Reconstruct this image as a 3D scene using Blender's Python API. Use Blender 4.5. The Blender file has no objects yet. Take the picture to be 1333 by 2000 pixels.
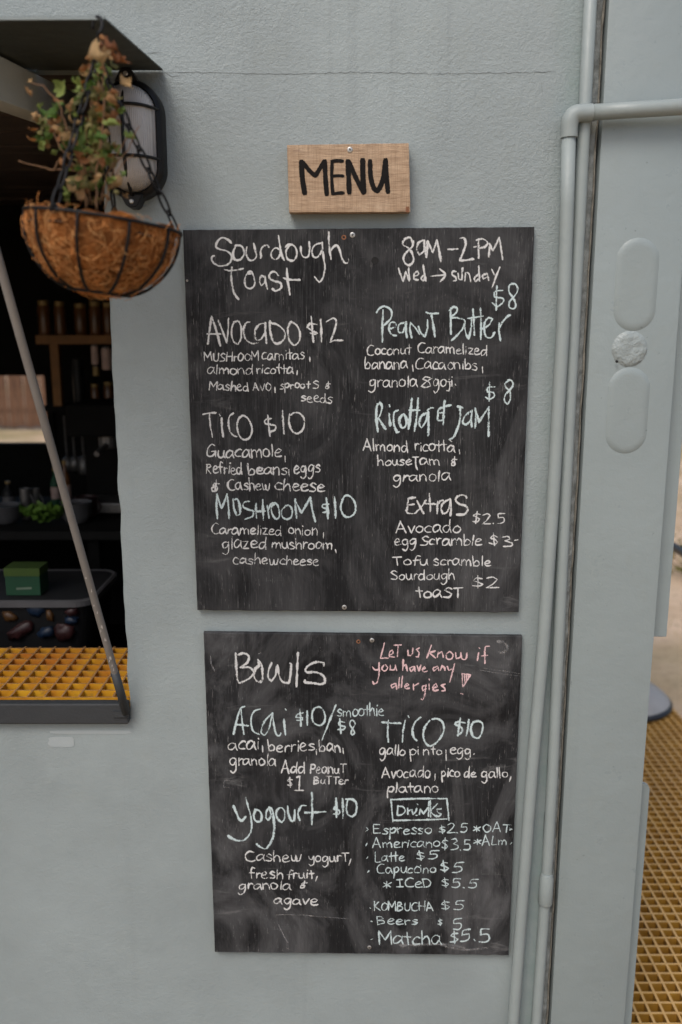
import bpy, bmesh, math, random
from math import sin, cos, pi, radians, sqrt, atan, tan
from mathutils import Vector, Matrix, noise as mn
random.seed(7)
R = random.random
def U(a, b): return a + (b - a) * R()

# ------------------------------------------------------------------ camera, sky, sun, exposure
scene = bpy.context.scene
C = scene.collection
CAMZ = 1.84; PITCH = 11.75; FPX = 1700.0; WALL = 1.80
cam = bpy.data.cameras.new('camera'); camo = bpy.data.objects.new('camera', cam); C.objects.link(camo)
camo.location = (0, 0, CAMZ); camo.rotation_euler = (radians(90 - PITCH), 0, 0)
cam.lens = 36.0 * FPX / 2000.0; cam.sensor_width = 36; cam.clip_start = .05; cam.clip_end = 900
cam.dof.use_dof = True; cam.dof.focus_distance = 1.84; cam.dof.aperture_fstop = 2.2
scene.camera = camo
SUN_EL, SUN_AZ = 52.0, -155.0        # veiled sun high in front of the wall, to the left
w = bpy.data.worlds.new('World'); scene.world = w; w.use_nodes = True
nt = w.node_tree; nt.nodes.clear()
sky = nt.nodes.new('ShaderNodeTexSky'); sky.sky_type = 'NISHITA'; sky.sun_disc = False
sky.sun_elevation = radians(SUN_EL); sky.sun_rotation = radians(SUN_AZ)
sky.air_density = 1.0; sky.dust_density = 4.0; sky.ozone_density = 1.0
bg = nt.nodes.new('ShaderNodeBackground'); bg.inputs['Strength'].default_value = 0.13
out = nt.nodes.new('ShaderNodeOutputWorld')
nt.links.new(sky.outputs[0], bg.inputs[0]); nt.links.new(bg.outputs[0], out.inputs[0])
sl = bpy.data.lights.new('sun', 'SUN'); sl.energy = 1.1; sl.angle = radians(24); sl.color = (1, .975, .94)
so = bpy.data.objects.new('sun', sl); C.objects.link(so)
sd = Vector((sin(radians(SUN_AZ)) * cos(radians(SUN_EL)), cos(radians(SUN_AZ)) * cos(radians(SUN_EL)), sin(radians(SUN_EL))))
so.rotation_euler = sd.to_track_quat('Z', 'Y').to_euler(); so.location = (0, 0, 8)
vs = scene.view_settings
scene.display_settings.display_device = 'sRGB'
vs.view_transform = 'Standard'; vs.look = 'None'; vs.gamma = 1; vs.use_curve_mapping = False
vs.exposure = 0.35

# ------------------------------------------------------------------ helpers
_cp, _sp = cos(radians(PITCH)), sin(radians(PITCH))
def P(px, py, Y=WALL):
    """point of the vertical plane y=Y that a measured image position belongs to"""
    u = (px - 666.5) / FPX; v = (1000 - py) / FPX
    dy = _cp + v * _sp; dz = -_sp + v * _cp
    t = Y / dy
    return Vector((u * t, Y, CAMZ + dz * t))

class MB:
    def __init__(s): s.v = []; s.f = []; s.uv = None
    def add(s, vs_, fs_):
        b = len(s.v); s.v += [Vector(p) for p in vs_]; s.f += [tuple(i + b for i in f) for f in fs_]
    def box(s, a, b):
        x0, y0, z0 = a; x1, y1, z1 = b
        s.add([(x0,y0,z0),(x1,y0,z0),(x1,y1,z0),(x0,y1,z0),(x0,y0,z1),(x1,y0,z1),(x1,y1,z1),(x0,y1,z1)],
              [(0,3,2,1),(4,5,6,7),(0,1,5,4),(1,2,6,5),(2,3,7,6),(3,0,4,7)])
        return s
    def tube(s, pts, r, n=8, caps=True, closed=False):
        pts = [Vector(p) for p in pts]; m = len(pts)
        rr = r if isinstance(r, (list, tuple)) else [r] * m
        b = len(s.v); prev = None
        for i, p in enumerate(pts):
            if closed: t = pts[(i + 1) % m] - pts[i - 1]
            else: t = pts[min(i + 1, m - 1)] - pts[max(i - 1, 0)]
            t.normalize()
            if prev is None:
                a = Vector((0, 0, 1)) if abs(t.z) < .9 else Vector((1, 0, 0))
                nrm = t.cross(a).normalized()
            else:
                nrm = (prev - t * prev.dot(t)).normalized()
            prev = nrm; bi = t.cross(nrm)
            for k in range(n):
                an = 2 * pi * k / n
                s.v.append(p + (nrm * cos(an) + bi * sin(an)) * rr[i])
        rng = m if closed else m - 1
        for i in range(rng):
            j = (i + 1) % m
            for k in range(n):
                k2 = (k + 1) % n
                s.f.append((b+i*n+k, b+i*n+k2, b+j*n+k2, b+j*n+k))
        if caps and not closed:
            s.f.append(tuple(b + k for k in reversed(range(n))))
            s.f.append(tuple(b + (m-1)*n + k for k in range(n)))
        return s
    def lathe(s, prof, c=(0,0,0), n=24, M=None):
        """prof: (radius, height) pairs turned about the z axis through c"""
        b = len(s.v); c = Vector(c)
        for (r, h) in prof:
            for k in range(n):
                a = 2*pi*k/n; p = Vector((r*cos(a), r*sin(a), h))
                if M: p = M @ p
                s.v.append(p + c)
        for i in range(len(prof)-1):
            for k in range(n):
                k2 = (k+1) % n
                s.f.append((b+i*n+k, b+i*n+k2, b+(i+1)*n+k2, b+(i+1)*n+k))
        s.f.append(tuple(b+k for k in reversed(range(n))))
        s.f.append(tuple(b+(len(prof)-1)*n+k for k in range(n)))
        return s
    def prism(s, front, back):
        """front and back: matching outlines, front seen from -y anticlockwise or not; caps and sides"""
        n = len(front); b = len(s.v)
        s.v += [Vector(p) for p in front] + [Vector(p) for p in back]
        s.f.append(tuple(range(b, b+n))); s.f.append(tuple(reversed(range(b+n, b+2*n))))
        for i in range(n):
            j = (i+1) % n
            s.f.append((b+i, b+n+i, b+n+j, b+j))
        return s
    def build(s, name, mat, parent=None, loc=None, smooth=False, fixn=True, bevel=0):
        me = bpy.data.meshes.new(name)
        o = bpy.data.objects.new(name, me)
        if parent is not None: base = WORLD[parent.name]
        elif loc is not None: base = Vector(loc)
        else: base = Vector((0,0,0))
        me.from_pydata([tuple(p - base) for p in s.v], [], s.f)
        if fixn or bevel:
            bm = bmesh.new(); bm.from_mesh(me)
            if bevel:
                bmesh.ops.bevel(bm, geom=[e for e in bm.edges if len(e.link_faces) == 2 and e.calc_face_angle(0) > .6],
                                offset=bevel, segments=2, affect='EDGES', profile=.6)
            if fixn: bmesh.ops.recalc_face_normals(bm, faces=bm.faces)
            bm.to_mesh(me); bm.free()
        me.materials.append(mat)
        if smooth:
            for p in me.polygons: p.use_smooth = True
        C.objects.link(o)
        if parent is not None: o.parent = parent
        else: o.location = base
        WORLD[o.name] = base
        return o
WORLD = {}
def empty(name, loc):
    o = bpy.data.objects.new(name, None); C.objects.link(o); o.location = loc
    o.empty_display_size = .05; WORLD[o.name] = Vector(loc); return o
def tag(o, label=None, cat=None, group=None, kind=None):
    if label: o['label'] = label
    if cat: o['category'] = cat
    if group: o['group'] = group
    if kind: o['kind'] = kind
    return o
def smooth_by_angle(o, deg=35):
    me = o.data
    for p in me.polygons: p.use_smooth = True
    me.set_sharp_from_angle(angle=radians(deg)); return o

# ------------------------------------------------------------------ materials
def mat(name):
    m = bpy.data.materials.new(name); m.use_nodes = True
    n = m.node_tree.nodes; b = n['Principled BSDF']; return m, m.node_tree, b
def N(nt, t, **k):
    n = nt.nodes.new(t)
    for a, v in k.items():
        if a in n.inputs: n.inputs[a].default_value = v
        else: setattr(n, a, v)
    return n
def ramp(nt, fac, stops):
    r = nt.nodes.new('ShaderNodeValToRGB'); e = r.color_ramp.elements
    while len(e) < len(stops): e.new(.5)
    for i, (p, c) in enumerate(stops):
        e[i].position = p; e[i].color = (c, c, c, 1) if isinstance(c, (int, float)) else (*c, 1)
    nt.links.new(fac, r.inputs[0]); return r.outputs[0]
def mixc(nt, fac, a, b, mode='MIX'):
    m = nt.nodes.new('ShaderNodeMix'); m.data_type = 'RGBA'; m.blend_type = mode
    for s, x in ((0, fac), (6, a), (7, b)):
        if isinstance(x, (int, float)): m.inputs[s].default_value = x
        elif isinstance(x, tuple): m.inputs[s].default_value = (*x, 1)
        else: nt.links.new(x, m.inputs[s])
    return m.outputs[2]
def coords(nt, scale=(1,1,1), kind='Object'):
    t = nt.nodes.new('ShaderNodeTexCoord'); mp = nt.nodes.new('ShaderNodeMapping')
    mp.inputs['Scale'].default_value = scale
    nt.links.new(t.outputs[kind], mp.inputs[0]); return mp.outputs[0]
def noise(nt, vec, scale, detail=4, rough=.55, dist=0):
    n = nt.nodes.new('ShaderNodeTexNoise'); n.inputs['Scale'].default_value = scale
    n.inputs['Detail'].default_value = detail; n.inputs['Roughness'].default_value = rough
    n.inputs['Distortion'].default_value = dist
    nt.links.new(vec, n.inputs['Vector']); return n.outputs['Fac']
def math_(nt, op, a, b=0.0):
    m = nt.nodes.new('ShaderNodeMath'); m.operation = op
    for i, x in enumerate((a, b)):
        if isinstance(x, (int, float)): m.inputs[i].default_value = x
        else: nt.links.new(x, m.inputs[i])
    return m.outputs[0]
def bump(nt, b, h, strength=.3, dist=.002, prev=None):
    n = nt.nodes.new('ShaderNodeBump'); n.inputs['Strength'].default_value = strength
    n.inputs['Distance'].default_value = dist; nt.links.new(h, n.inputs['Height'])
    if prev is not None: nt.links.new(prev, n.inputs['Normal'])
    nt.links.new(n.outputs[0], b.inputs['Normal']); return n.outputs[0]
def setc(b, c, rough=.6, metal=0, spec=None):
    b.inputs['Base Color'].default_value = (*c, 1); b.inputs['Roughness'].default_value = rough
    b.inputs['Metallic'].default_value = metal
    if spec is not None: b.inputs['Specular IOR Level'].default_value = spec
def L(nt, a, b): nt.links.new(a, b)

def painted(name, c, rough=.45, coarse=.0016, fine=.0007, dirt=.12, orange=(130, 420), spec=.4, rough_bump=False):
    m, t, b = mat(name); setc(b, c, rough, 0, spec)
    v = coords(t)
    big = noise(t, v, 2.2, 5, .6); mid = noise(t, v, 17, 5, .65)
    col = mixc(t, ramp(t, big, [(.3, 0), (.72, 1)]), tuple(x*(1-dirt) for x in c), tuple(min(1, x*(1+dirt*.6)) for x in c))
    col = mixc(t, ramp(t, mid, [(.55, 0), (.8, .35)]), col, (c[0]*.92, c[1]*.88, c[2]*.8))
    # rain streaks running down the paint
    st = noise(t, coords(t, (26, 26, .9)), 1, 4, .6)
    col = mixc(t, ramp(t, st, [(.6, 0), (.8, .28)]), col, tuple(x*.78 for x in c))
    if rough_bump:
        sx0 = t.nodes.new('ShaderNodeSeparateXYZ'); L(t, coords(t), sx0.inputs[0])
        dr = noise(t, coords(t, (48, 48, .35)), 1, 3, .6); top = ramp(t, math_(t, 'MULTIPLY', sx0.outputs[2], .36), [(.72, 0), (.86, 1)])
        col = mixc(t, math_(t, 'MULTIPLY', ramp(t, dr, [(.56, 0), (.72, .26)]), top), col, tuple(x*.70 for x in c))
        nearj = ramp(t, math_(t, 'ADD', math_(t, 'MULTIPLY', sx0.outputs[0], .25), .0), [(.499, 0), (.518, 1)])
        col = mixc(t, math_(t, 'MULTIPLY', nearj, ramp(t, mid, [(.35, .15), (.65, .75)])), col, (c[0]*.66, c[1]*.80, c[2]*.76))
        blot = noise(t, v, 6.5, 6, .7, .6)
        col = mixc(t, ramp(t, blot, [(.56, 0), (.74, .35)]), col, (c[0]*.78, c[1]*.80, c[2]*.80))
        col = mixc(t, ramp(t, noise(t, v, 5.1, 5, .65, .4), [(.58, 0), (.76, .35)]), col, (c[0]*1.16, c[1]*1.14, c[2]*1.13))
    sp = noise(t, v, 90, 2, .5)
    col = mixc(t, ramp(t, sp, [(.745, 0), (.77, .55)]), col, tuple(x*.55 for x in c))
    L(t, col, b.inputs['Base Color'])
    n1 = noise(t, v, orange[0], 3, .6); n2 = noise(t, v, orange[1], 2, .5); n3 = noise(t, v, 9, 4, .6)
    p = bump(t, b, n3, .6, .004)
    if rough_bump:      # plaster-like skin: rough in patches, nearly smooth lower down
        reg = noise(t, coords(t, (1, 1, .8)), 2.6, 3, .5); sx = t.nodes.new('ShaderNodeSeparateXYZ'); L(t, coords(t), sx.inputs[0])
        amt = math_(t, 'MULTIPLY', ramp(t, reg, [(.3, .35), (.68, 1)]), ramp(t, math_(t, 'MULTIPLY', sx.outputs[2], .4), [(.2, .4), (.85, 1)]))
        n1 = math_(t, 'MULTIPLY', n1, amt); n2 = math_(t, 'MULTIPLY', n2, amt)
    p = bump(t, b, n1, 1, coarse, p); bump(t, b, n2, 1, fine, p)
    L(t, ramp(t, mid, [(.3, rough-.08), (.7, rough+.12)]), b.inputs['Roughness'])
    return m
GREY = (.270, .313, .318)
M = {}
M['wall'] = painted('rough_grey_wall_paint', GREY, .55, .0023, .0014, .15, (120, 330), rough_bump=True)
M['post'] = painted('glossy_grey_post_paint', (.245, .288, .292), .34, .0009, .00025, .07, (28, 260))
M['pipe'] = painted('grey_pipe_paint', (.262, .302, .300), .45, .0003, .0001, .08, (60, 300))
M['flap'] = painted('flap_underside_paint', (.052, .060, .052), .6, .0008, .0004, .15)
M['arm_painted_light'] = painted('flap_arm_light_in_paint', (.52, .57, .58), .5, .0006, .0003, .1)  # arm colour lightened so its shaded face looks daylit
M['sill'] = painted('dark_grey_sill_paint', (.034, .038, .042), .5, .0008, .0003, .2)
M['rod'] = painted('worn_rod_paint', (.20, .185, .17), .5, .0004, .0002, .25)

def simple(name, c, rough=.6, metal=0, var=.25, sc=20, bmp=.0004, spec=.5, trans=0, emis=None):
    m, t, b = mat(name); setc(b, c, rough, metal, spec)
    v = coords(t); n = noise(t, v, sc, 4, .6)
    L(t, mixc(t, ramp(t, n, [(.3, 0), (.7, 1)]), tuple(x*(1-var) for x in c), tuple(min(1, x*(1+var)) for x in c)), b.inputs['Base Color'])
    if bmp: bump(t, b, noise(t, v, sc*8, 3), .6, bmp)
    if trans: b.inputs['Transmission Weight'].default_value = trans
    return m
M['black_metal'] = simple('black_plastic_coated_wire', (.009, .009, .0095), .5, 0, .3, 60, .0002, .2)
M['black_plastic'] = simple('black_lamp_plastic', (.009, .009, .0095), .45, 0, .3, 40, .0003, .25)
M['zinc'] = simple('zinc_screw', (.42, .42, .41), .38, .7, .3, 300, .0001)
M['rust'] = simple('rusty_hole', (.20, .085, .04), .8, 0, .4, 200, .0003)
M['void'] = simple('dark_hole', (.008, .008, .008), .9, 0, .2, 50, 0)
M['grout'] = simple('mossy_joint_filler', (.20, .215, .205), .9, 0, .45, 45, .004)
M['rustline'] = simple('rusty_seam', (.16, .15, .125), .85, 0, .5, 40, .002)
M['crack'] = simple('hairline_crack', (.13, .145, .145), .9, 0, .4, 60, .0005)
M['patch'] = simple('lighter_touch_up_paint', (.315, .355, .365), .5, 0, .04, 30, .0004)
M['timber'] = simple('orange_shelf_timber', (.19, .085, .022), .7, 0, .25, 14, .0006)
M['ceil'] = simple('brown_ceiling_board', (.075, .050, .034), .6, 0, .3, 10, .0004)
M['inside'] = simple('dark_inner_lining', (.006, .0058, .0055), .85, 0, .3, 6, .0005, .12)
M['jar'] = simple('amber_jar_glass', (.10, .04, .012), .3, 0, .3, 20, 0)
M['jarlid'] = simple('brass_jar_lid', (.25, .17, .06), .5, .3, .2, 60, 0)
M['pale'] = simple('pale_pink_plastic', (.42, .30, .26), .5, 0, .15, 30, 0)
M['steel'] = simple('brushed_steel', (.16, .155, .15), .45, .6, .2, 60, .0001)
M['lettuce'] = simple('lettuce_leaf', (.10, .20, .025), .6, 0, .45, 30, .002)
M['tub'] = simple('smoky_plastic_tub', (.009, .0092, .010), .5, 0, .2, 10, 0, .25)
M['tublid'] = simple('grey_plastic_lid', (.020, .021, .023), .6, 0, .15, 10, 0, .25)
M['tubrim'] = simple('pale_lid_rim', (.09, .09, .095), .4, 0, .15, 10, 0)
M['gbox'] = simple('green_carton', (.003, .050, .020), .7, 0, .1, 20, 0)
M['gboxlid'] = simple('lime_carton_band', (.038, .078, .006), .7, 0, .1, 20, 0)
M['print'] = simple('pale_print', (.12, .17, .12), .6, 0, .1, 20, 0)
M['blue'] = simple('blue_packet', (.004, .014, .035), .5, 0, .3, 20, 0)
M['redp'] = simple('red_packet', (.028, .007, .007), .5, 0, .3, 20, 0)
M['orangep'] = simple('orange_packet', (.065, .028, .006), .5, 0, .3, 20, 0)
M['stand'] = simple('parasol_base_grey', (.27, .272, .27), .45, 0, .1, 8, .0003)
M['rail'] = simple('black_handrail_paint', (.015, .015, .016), .4, 0, .2, 20, .0002)
M['ivy_stem'] = simple('dry_stem', (.17, .085, .035), .7, 0, .3, 60, .0003)
M['bark'] = simple('tree_bark', (.13, .095, .065), .9, 0, .4, 6, .01)
M['tape'] = simple('worn_metal_scrape', (.45, .42, .38), .5, .1, .3, 80, .0002)

def leafmat(name, c1, c2, tr=.3):
    m, t, b = mat(name); setc(b, c1, .55)
    v = coords(t); oi = t.nodes.new('ShaderNodeObjectInfo')
    n = noise(t, v, 90, 4, .6)
    f = math_(t, 'ADD', math_(t, 'MULTIPLY', n, .9), math_(t, 'MULTIPLY', oi.outputs['Random'], .55))
    col = mixc(t, ramp(t, f, [(.42, 0), (.85, 1)]), c1, c2)
    L(t, col, b.inputs['Base Color'])
    tb = t.nodes.new('ShaderNodeBsdfTranslucent'); L(t, col, tb.inputs[0])
    mx = t.nodes.new('ShaderNodeMixShader'); mx.inputs[0].default_value = tr
    L(t, b.outputs[0], mx.inputs[1]); L(t, tb.outputs[0], mx.inputs[2])
    L(t, mx.outputs[0], t.nodes['Material Output'].inputs[0])
    bump(t, b, noise(t, v, 260, 3), .7, .0012)
    return m
M['leaf_green'] = leafmat('ivy_leaf_green', (.06, .15, .018), (.24, .30, .07))
M['leaf_olive'] = leafmat('ivy_leaf_olive', (.075, .085, .02), (.27, .23, .075))
M['leaf_brown'] = leafmat('ivy_leaf_rust', (.19, .060, .016), (.34, .15, .045))
M['leaf_tan'] = leafmat('ivy_leaf_tan', (.36, .17, .06), (.50, .33, .15))
M['tree_leaf'] = leafmat('tree_leaf', (.045, .085, .02), (.11, .13, .04))
M['weed'] = leafmat('weed_leaf', (.16, .17, .04), (.30, .26, .10))
M['grass'] = leafmat('dry_grass', (.40, .29, .15), (.26, .24, .10))

def coirmat():
    m, t, b = mat('coconut_coir'); setc(b, (.3, .12, .04), .95, 0, .1)
    v = coords(t); n = noise(t, v, 26, 5, .65, .6); n2 = noise(t, v, 260, 4, .7, 2.5)
    col = mixc(t, ramp(t, n, [(.32, 0), (.62, 1)]), (.07, .022, .007), (.34, .115, .028))
    col = mixc(t, ramp(t, n2, [(.45, 0), (.7, .8)]), col, (.40, .19, .07))
    L(t, col, b.inputs['Base Color']); p = bump(t, b, n, 1, .006); bump(t, b, n2, 1, .004, p); return m
M['coir'] = coirmat()
M['fibre'] = simple('coir_fibre', (.46, .18, .045), .8, 0, .4, 40, 0)
M['fibre2'] = simple('pale_coir_fibre', (.62, .33, .12), .8, 0, .3, 40, 0)

def gratemat():
    m, t, b = mat('yellow_fibreglass_grating'); setc(b, (.5, .25, .02), .5)
    v = coords(t); n = noise(t, v, 16, 5, .65); n2 = noise(t, v, 5, 4, .7)
    col = mixc(t, ramp(t, n, [(.35, 0), (.65, 1)]), (.47, .20, .008), (.62, .33, .018))
    col = mixc(t, ramp(t, n2, [(.45, 0), (.62, .8)]), col, (.42, .12, .015)); col = mixc(t, ramp(t, noise(t, v, 34, 4, .7), [(.54, 0), (.72, .7)]), col, (.20, .11, .03))
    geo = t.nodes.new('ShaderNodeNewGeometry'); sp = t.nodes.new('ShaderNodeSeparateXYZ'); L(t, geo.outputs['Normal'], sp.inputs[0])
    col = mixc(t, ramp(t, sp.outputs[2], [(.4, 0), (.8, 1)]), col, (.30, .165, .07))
    L(t, col, b.inputs['Base Color']); bump(t, b, noise(t, v, 300, 2), .4, .0005); return m
M['grate'] = gratemat()
def deckmat():
    m, t, b = mat('faded_yellow_floor_grating'); setc(b, (.5, .3, .1), .7)
    v = coords(t); n = noise(t, v, 11, 5, .65); n2 = noise(t, v, 2.2, 4, .7)
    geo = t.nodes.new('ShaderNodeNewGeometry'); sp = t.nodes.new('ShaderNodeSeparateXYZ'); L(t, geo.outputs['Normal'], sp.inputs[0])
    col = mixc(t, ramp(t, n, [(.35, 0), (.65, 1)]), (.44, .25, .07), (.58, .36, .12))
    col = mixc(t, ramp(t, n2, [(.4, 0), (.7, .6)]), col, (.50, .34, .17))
    side = mixc(t, ramp(t, n, [(.35, 0), (.65, 1)]), (.22, .10, .008), (.33, .165, .014))  # cell walls coloured darker, painting shade into the holes
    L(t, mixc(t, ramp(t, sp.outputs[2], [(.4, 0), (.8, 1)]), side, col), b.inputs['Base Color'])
    bump(t, b, noise(t, v, 260, 2), .5, .0008); return m
M['deck'] = deckmat()

def woodmat():
    m, t, b = mat('pale_sawn_wood'); setc(b, (.4, .25, .13), .65, 0, .25)
    v = coords(t, (9, 9, 95)); n = noise(t, v, 1.6, 6, .65, .6); v2 = coords(t)
    n2 = noise(t, v2, 22, 4, .6); fine = noise(t, coords(t, (30, 30, 600)), 1.3, 3, .6)
    saw = noise(t, coords(t, (480, 40, 16)), 1, 3, .6)
    col = mixc(t, ramp(t, n, [(.3, 0), (.7, 1)]), (.31, .212, .135), (.52, .375, .252))
    col = mixc(t, ramp(t, n2, [(.55, 0), (.75, .5)]), col, (.55, .43, .31))
    col = mixc(t, ramp(t, fine, [(.48, 0), (.68, .6)]), col, (.17, .105, .06))
    col = mixc(t, ramp(t, saw, [(.45, 0), (.7, .55)]), col, (.21, .14, .085))
    knot = noise(t, coords(t, (14, 14, 55)), 1, 2, .5)
    col = mixc(t, ramp(t, knot, [(.68, 0), (.76, .6)]), col, (.20, .13, .09))
    L(t, col, b.inputs['Base Color']); p = bump(t, b, fine, .8, .0012); bump(t, b, saw, .6, .0007, p); return m
M['wood'] = woodmat()
M['ink'] = simple('black_marker_ink', (.008, .007, .0065), .7, 0, .3, 90, .0003, .12)

def boardmat(name, haze, gr):
    m, t, b = mat(name); setc(b, (.03, .03, .03), .72, 0, .10)
    v = coords(t)
    grain = noise(t, coords(t, (520, 60, 13)), 1, 5, .7)
    grain2 = noise(t, coords(t, (330, 40, 15)), 1, 5, .7)
    cloud = noise(t, v, 5.5, 6, .65, .8); cloud2 = noise(t, coords(t, (1, 1, .6)), 13, 5, .7); worn = noise(t, coords(t, (1, 1, .45)), 6.5, 5, .65)
    col = mixc(t, ramp(t, cloud, [(.33, 0), (.66, 1)]), (.0090, .0094, .0102), (.0235, .0242, .0258))
    col = mixc(t, math_(t, 'MULTIPLY', ramp(t, grain, [(.46, 0), (.64, .75*gr)]), ramp(t, worn, [(.36, .35), (.62, 1)])), col, (.046, .0465, .0485))
    f = math_(t, 'MULTIPLY', ramp(t, grain2, [(.56, 0), (.69, .9*gr)]), ramp(t, cloud2, [(.42, 0), (.6, 1)]))
    col = mixc(t, f, col, (.095, .096, .098))
    scr = noise(t, coords(t, (900, 60, 45)), 1, 2, .5)
    col = mixc(t, math_(t, 'MULTIPLY', ramp(t, scr, [(.68, 0), (.73, .9)]), ramp(t, cloud2, [(.42, 0), (.56, 1)])), col, (.22, .215, .21))
    # chalk dust wiped about by hand
    wipe = noise(t, coords(t, (1.5, 1, 1)), 3.4, 6, .62, 1.8)
    col = mixc(t, ramp(t, wipe, [(.44, 0), (.70, haze)]), col, (.125, .126, .130))
    wipe2 = noise(t, coords(t, (5, 1, 1.1)), 1.4, 6, .7, .5)
    col = mixc(t, ramp(t, wipe2, [(.55, 0), (.74, haze*.8)]), col, (.14, .14, .142))
    arc = noise(t, coords(t, (3, 1, 16)), 1.6, 5, .7, 1.2)
    col = mixc(t, math_(t, 'MULTIPLY', ramp(t, arc, [(.60, 0), (.70, haze*.9)]), ramp(t, cloud, [(.45, 0), (.6, 1)])), col, (.15, .15, .15))
    brown = noise(t, v, 4.3, 4, .6)
    col = mixc(t, ramp(t, brown, [(.56, 0), (.8, .18)]), col, (.036, .031, .030))
    L(t, col, b.inputs['Base Color']); p = bump(t, b, grain, .6, .0009); bump(t, b, grain2, .6, .0009, p)
    L(t, ramp(t, cloud, [(.3, .55), (.7, .8)]), b.inputs['Roughness'])
    return m
M['board'] = boardmat('blackboard_paint_on_plywood', .38, .95)
M['board2'] = boardmat('dusty_blackboard_paint', .66, .5)
M['boardedge'] = simple('board_edge', (.035, .03, .026), .8, 0, .4, 60, .001)

def chalkmat(name, c, cover=.5, faint=False):
    m, t, b = mat(name); setc(b, c, .95, 0, .05)
    uv = t.nodes.new('ShaderNodeUVMap'); s = t.nodes.new('ShaderNodeSeparateXYZ'); L(t, uv.outputs[0], s.inputs[0])
    ed = math_(t, 'ABSOLUTE', math_(t, 'SUBTRACT', s.outputs[0], .5))      # 0 middle .. 0.5 rim of the stroke
    v = coords(t, (640, 60, 300)); g = noise(t, v, 1, 3, .7)
    g2 = noise(t, coords(t, (60, 60, 45)), 1, 3, .6)
    a = math_(t, 'ADD', g, math_(t, 'MULTIPLY', math_(t, 'SUBTRACT', g2, .5), .75))
    a = math_(t, 'SUBTRACT', math_(t, 'ADD', a, .12 if not faint else -.02), math_(t, 'MULTIPLY', math_(t, 'POWER', ed, 2.0), 1.45))
    al = ramp(t, a, [(cover-.09, .02), (cover+.11, .90 if not faint else .36)])
    tr = t.nodes.new('ShaderNodeBsdfTransparent'); mx = t.nodes.new('ShaderNodeMixShader')
    L(t, al, mx.inputs[0]); L(t, tr.outputs[0], mx.inputs[1]); L(t, b.outputs[0], mx.inputs[2])
    L(t, mx.outputs[0], t.nodes['Material Output'].inputs[0])
    return m
M['chalk'] = chalkmat('white_chalk', (.64, .645, .64), .43)
M['chalkb'] = chalkmat('bluish_white_chalk', (.55, .65, .66), .43)
M['chalkp'] = chalkmat('pink_chalk', (.74, .52, .53), .43)
M['chalkf'] = chalkmat('faint_chalk', (.5, .5, .5), .45, True)

def groundmat():
    m, t, b = mat('dry_sandy_ground'); setc(b, (.4, .3, .2), .95, 0, .1)
    v = coords(t); n = noise(t, v, 1.1, 7, .65); n2 = noise(t, v, .22, 5, .6); n3 = noise(t, v, 14, 5, .7)
    col = mixc(t, ramp(t, n, [(.35, 0), (.65, 1)]), (.44, .32, .21), (.60, .46, .33))
    col = mixc(t, ramp(t, n2, [(.5, 0), (.62, .75)]), col, (.24, .21, .10))
    col = mixc(t, ramp(t, n3, [(.5, 0), (.75, .6)]), col, (.20, .15, .09))
    L(t, col, b.inputs['Base Color']); bump(t, b, n3, .8, .02); return m
M['ground'] = groundmat()
def glassmat():
    m, t, b = mat('ribbed_frosted_glass'); setc(b, (.40, .37, .36), .22, 0, .6)
    v = coords(t)
    sx = t.nodes.new('ShaderNodeSeparateXYZ'); L(t, v, sx.inputs[0])
    wv = math_(t, 'SINE', math_(t, 'MULTIPLY', sx.outputs[0], 2*pi/.0032))
    bump(t, b, wv, .8, .0006)
    col = mixc(t, ramp(t, noise(t, v, 14, 3), [(.3, 0), (.7, 1)]), (.36, .34, .33), (.52, .50, .49))
    L(t, col, b.inputs['Base Color'])
    b.inputs['Coat Weight'].default_value = .3; return m
M['glass'] = glassmat()

# ------------------------------------------------------------------ ground and deck
g = MB(); n_ = 40
g.add([(-300, -300, -.14), (300, -300, -.14), (300, 500, -.14), (-300, 500, -.14)], [(0, 1, 2, 3)])
tag(g.build('ground', M['ground'], fixn=False), kind='structure')

PITCHG = .038
def grating(x0, x1, y0, y1, top, depth, bar, px=PITCHG, py=PITCHG):
    """moulded square mesh: one grid sheet cut into cells, walls tapered a little"""
    m = MB(); nx = int((x1-x0)/px); ny = int((y1-y0)/py)
    for i in range(nx+1):
        x = x0 + i*px; b = bar/2
        m.add([(x-b,y0,top),(x+b,y0,top),(x+b,y1,top),(x-b,y1,top),(x-b*.6,y0,top-depth),(x+b*.6,y0,top-depth),(x+b*.6,y1,top-depth),(x-b*.6,y1,top-depth)],
              [(0,1,2,3),(0,4,5,1),(1,5,6,2),(2,6,7,3),(3,7,4,0)])
    for j in range(ny+1):
        y = y0 + j*py; b = bar/2; tz = top-.0006
        m.add([(x0,y-b,tz),(x1,y-b,tz),(x1,y+b,tz),(x0,y+b,tz),(x0,y-b*.6,tz-depth),(x1,y-b*.6,tz-depth),(x1,y+b*.6,tz-depth),(x0,y+b*.6,tz-depth)],
              [(0,1,2,3),(0,4,5,1),(1,5,6,2),(2,6,7,3),(3,7,4,0)])
    return m
# deck of floor grating: in front of the kitchen and along its right-hand side
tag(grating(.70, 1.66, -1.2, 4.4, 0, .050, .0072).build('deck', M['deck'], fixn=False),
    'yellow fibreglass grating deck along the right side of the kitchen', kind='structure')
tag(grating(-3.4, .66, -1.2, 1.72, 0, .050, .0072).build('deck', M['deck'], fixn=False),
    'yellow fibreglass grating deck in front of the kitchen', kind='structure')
d = MB(); d.box((-3.4, -1.2, -.13), (1.66, 1.72, -.09)); d.box((.70, 1.74, -.13), (1.66, 4.4, -.09))
tag(d.build('deck_shade_sheet', simple('painted_shade_under_deck', (.018, .012, .007), .9, 0, .4, 12, .001)), kind='structure')  # added dark sheet, its colour stands for the shaded void below the grating

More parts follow.
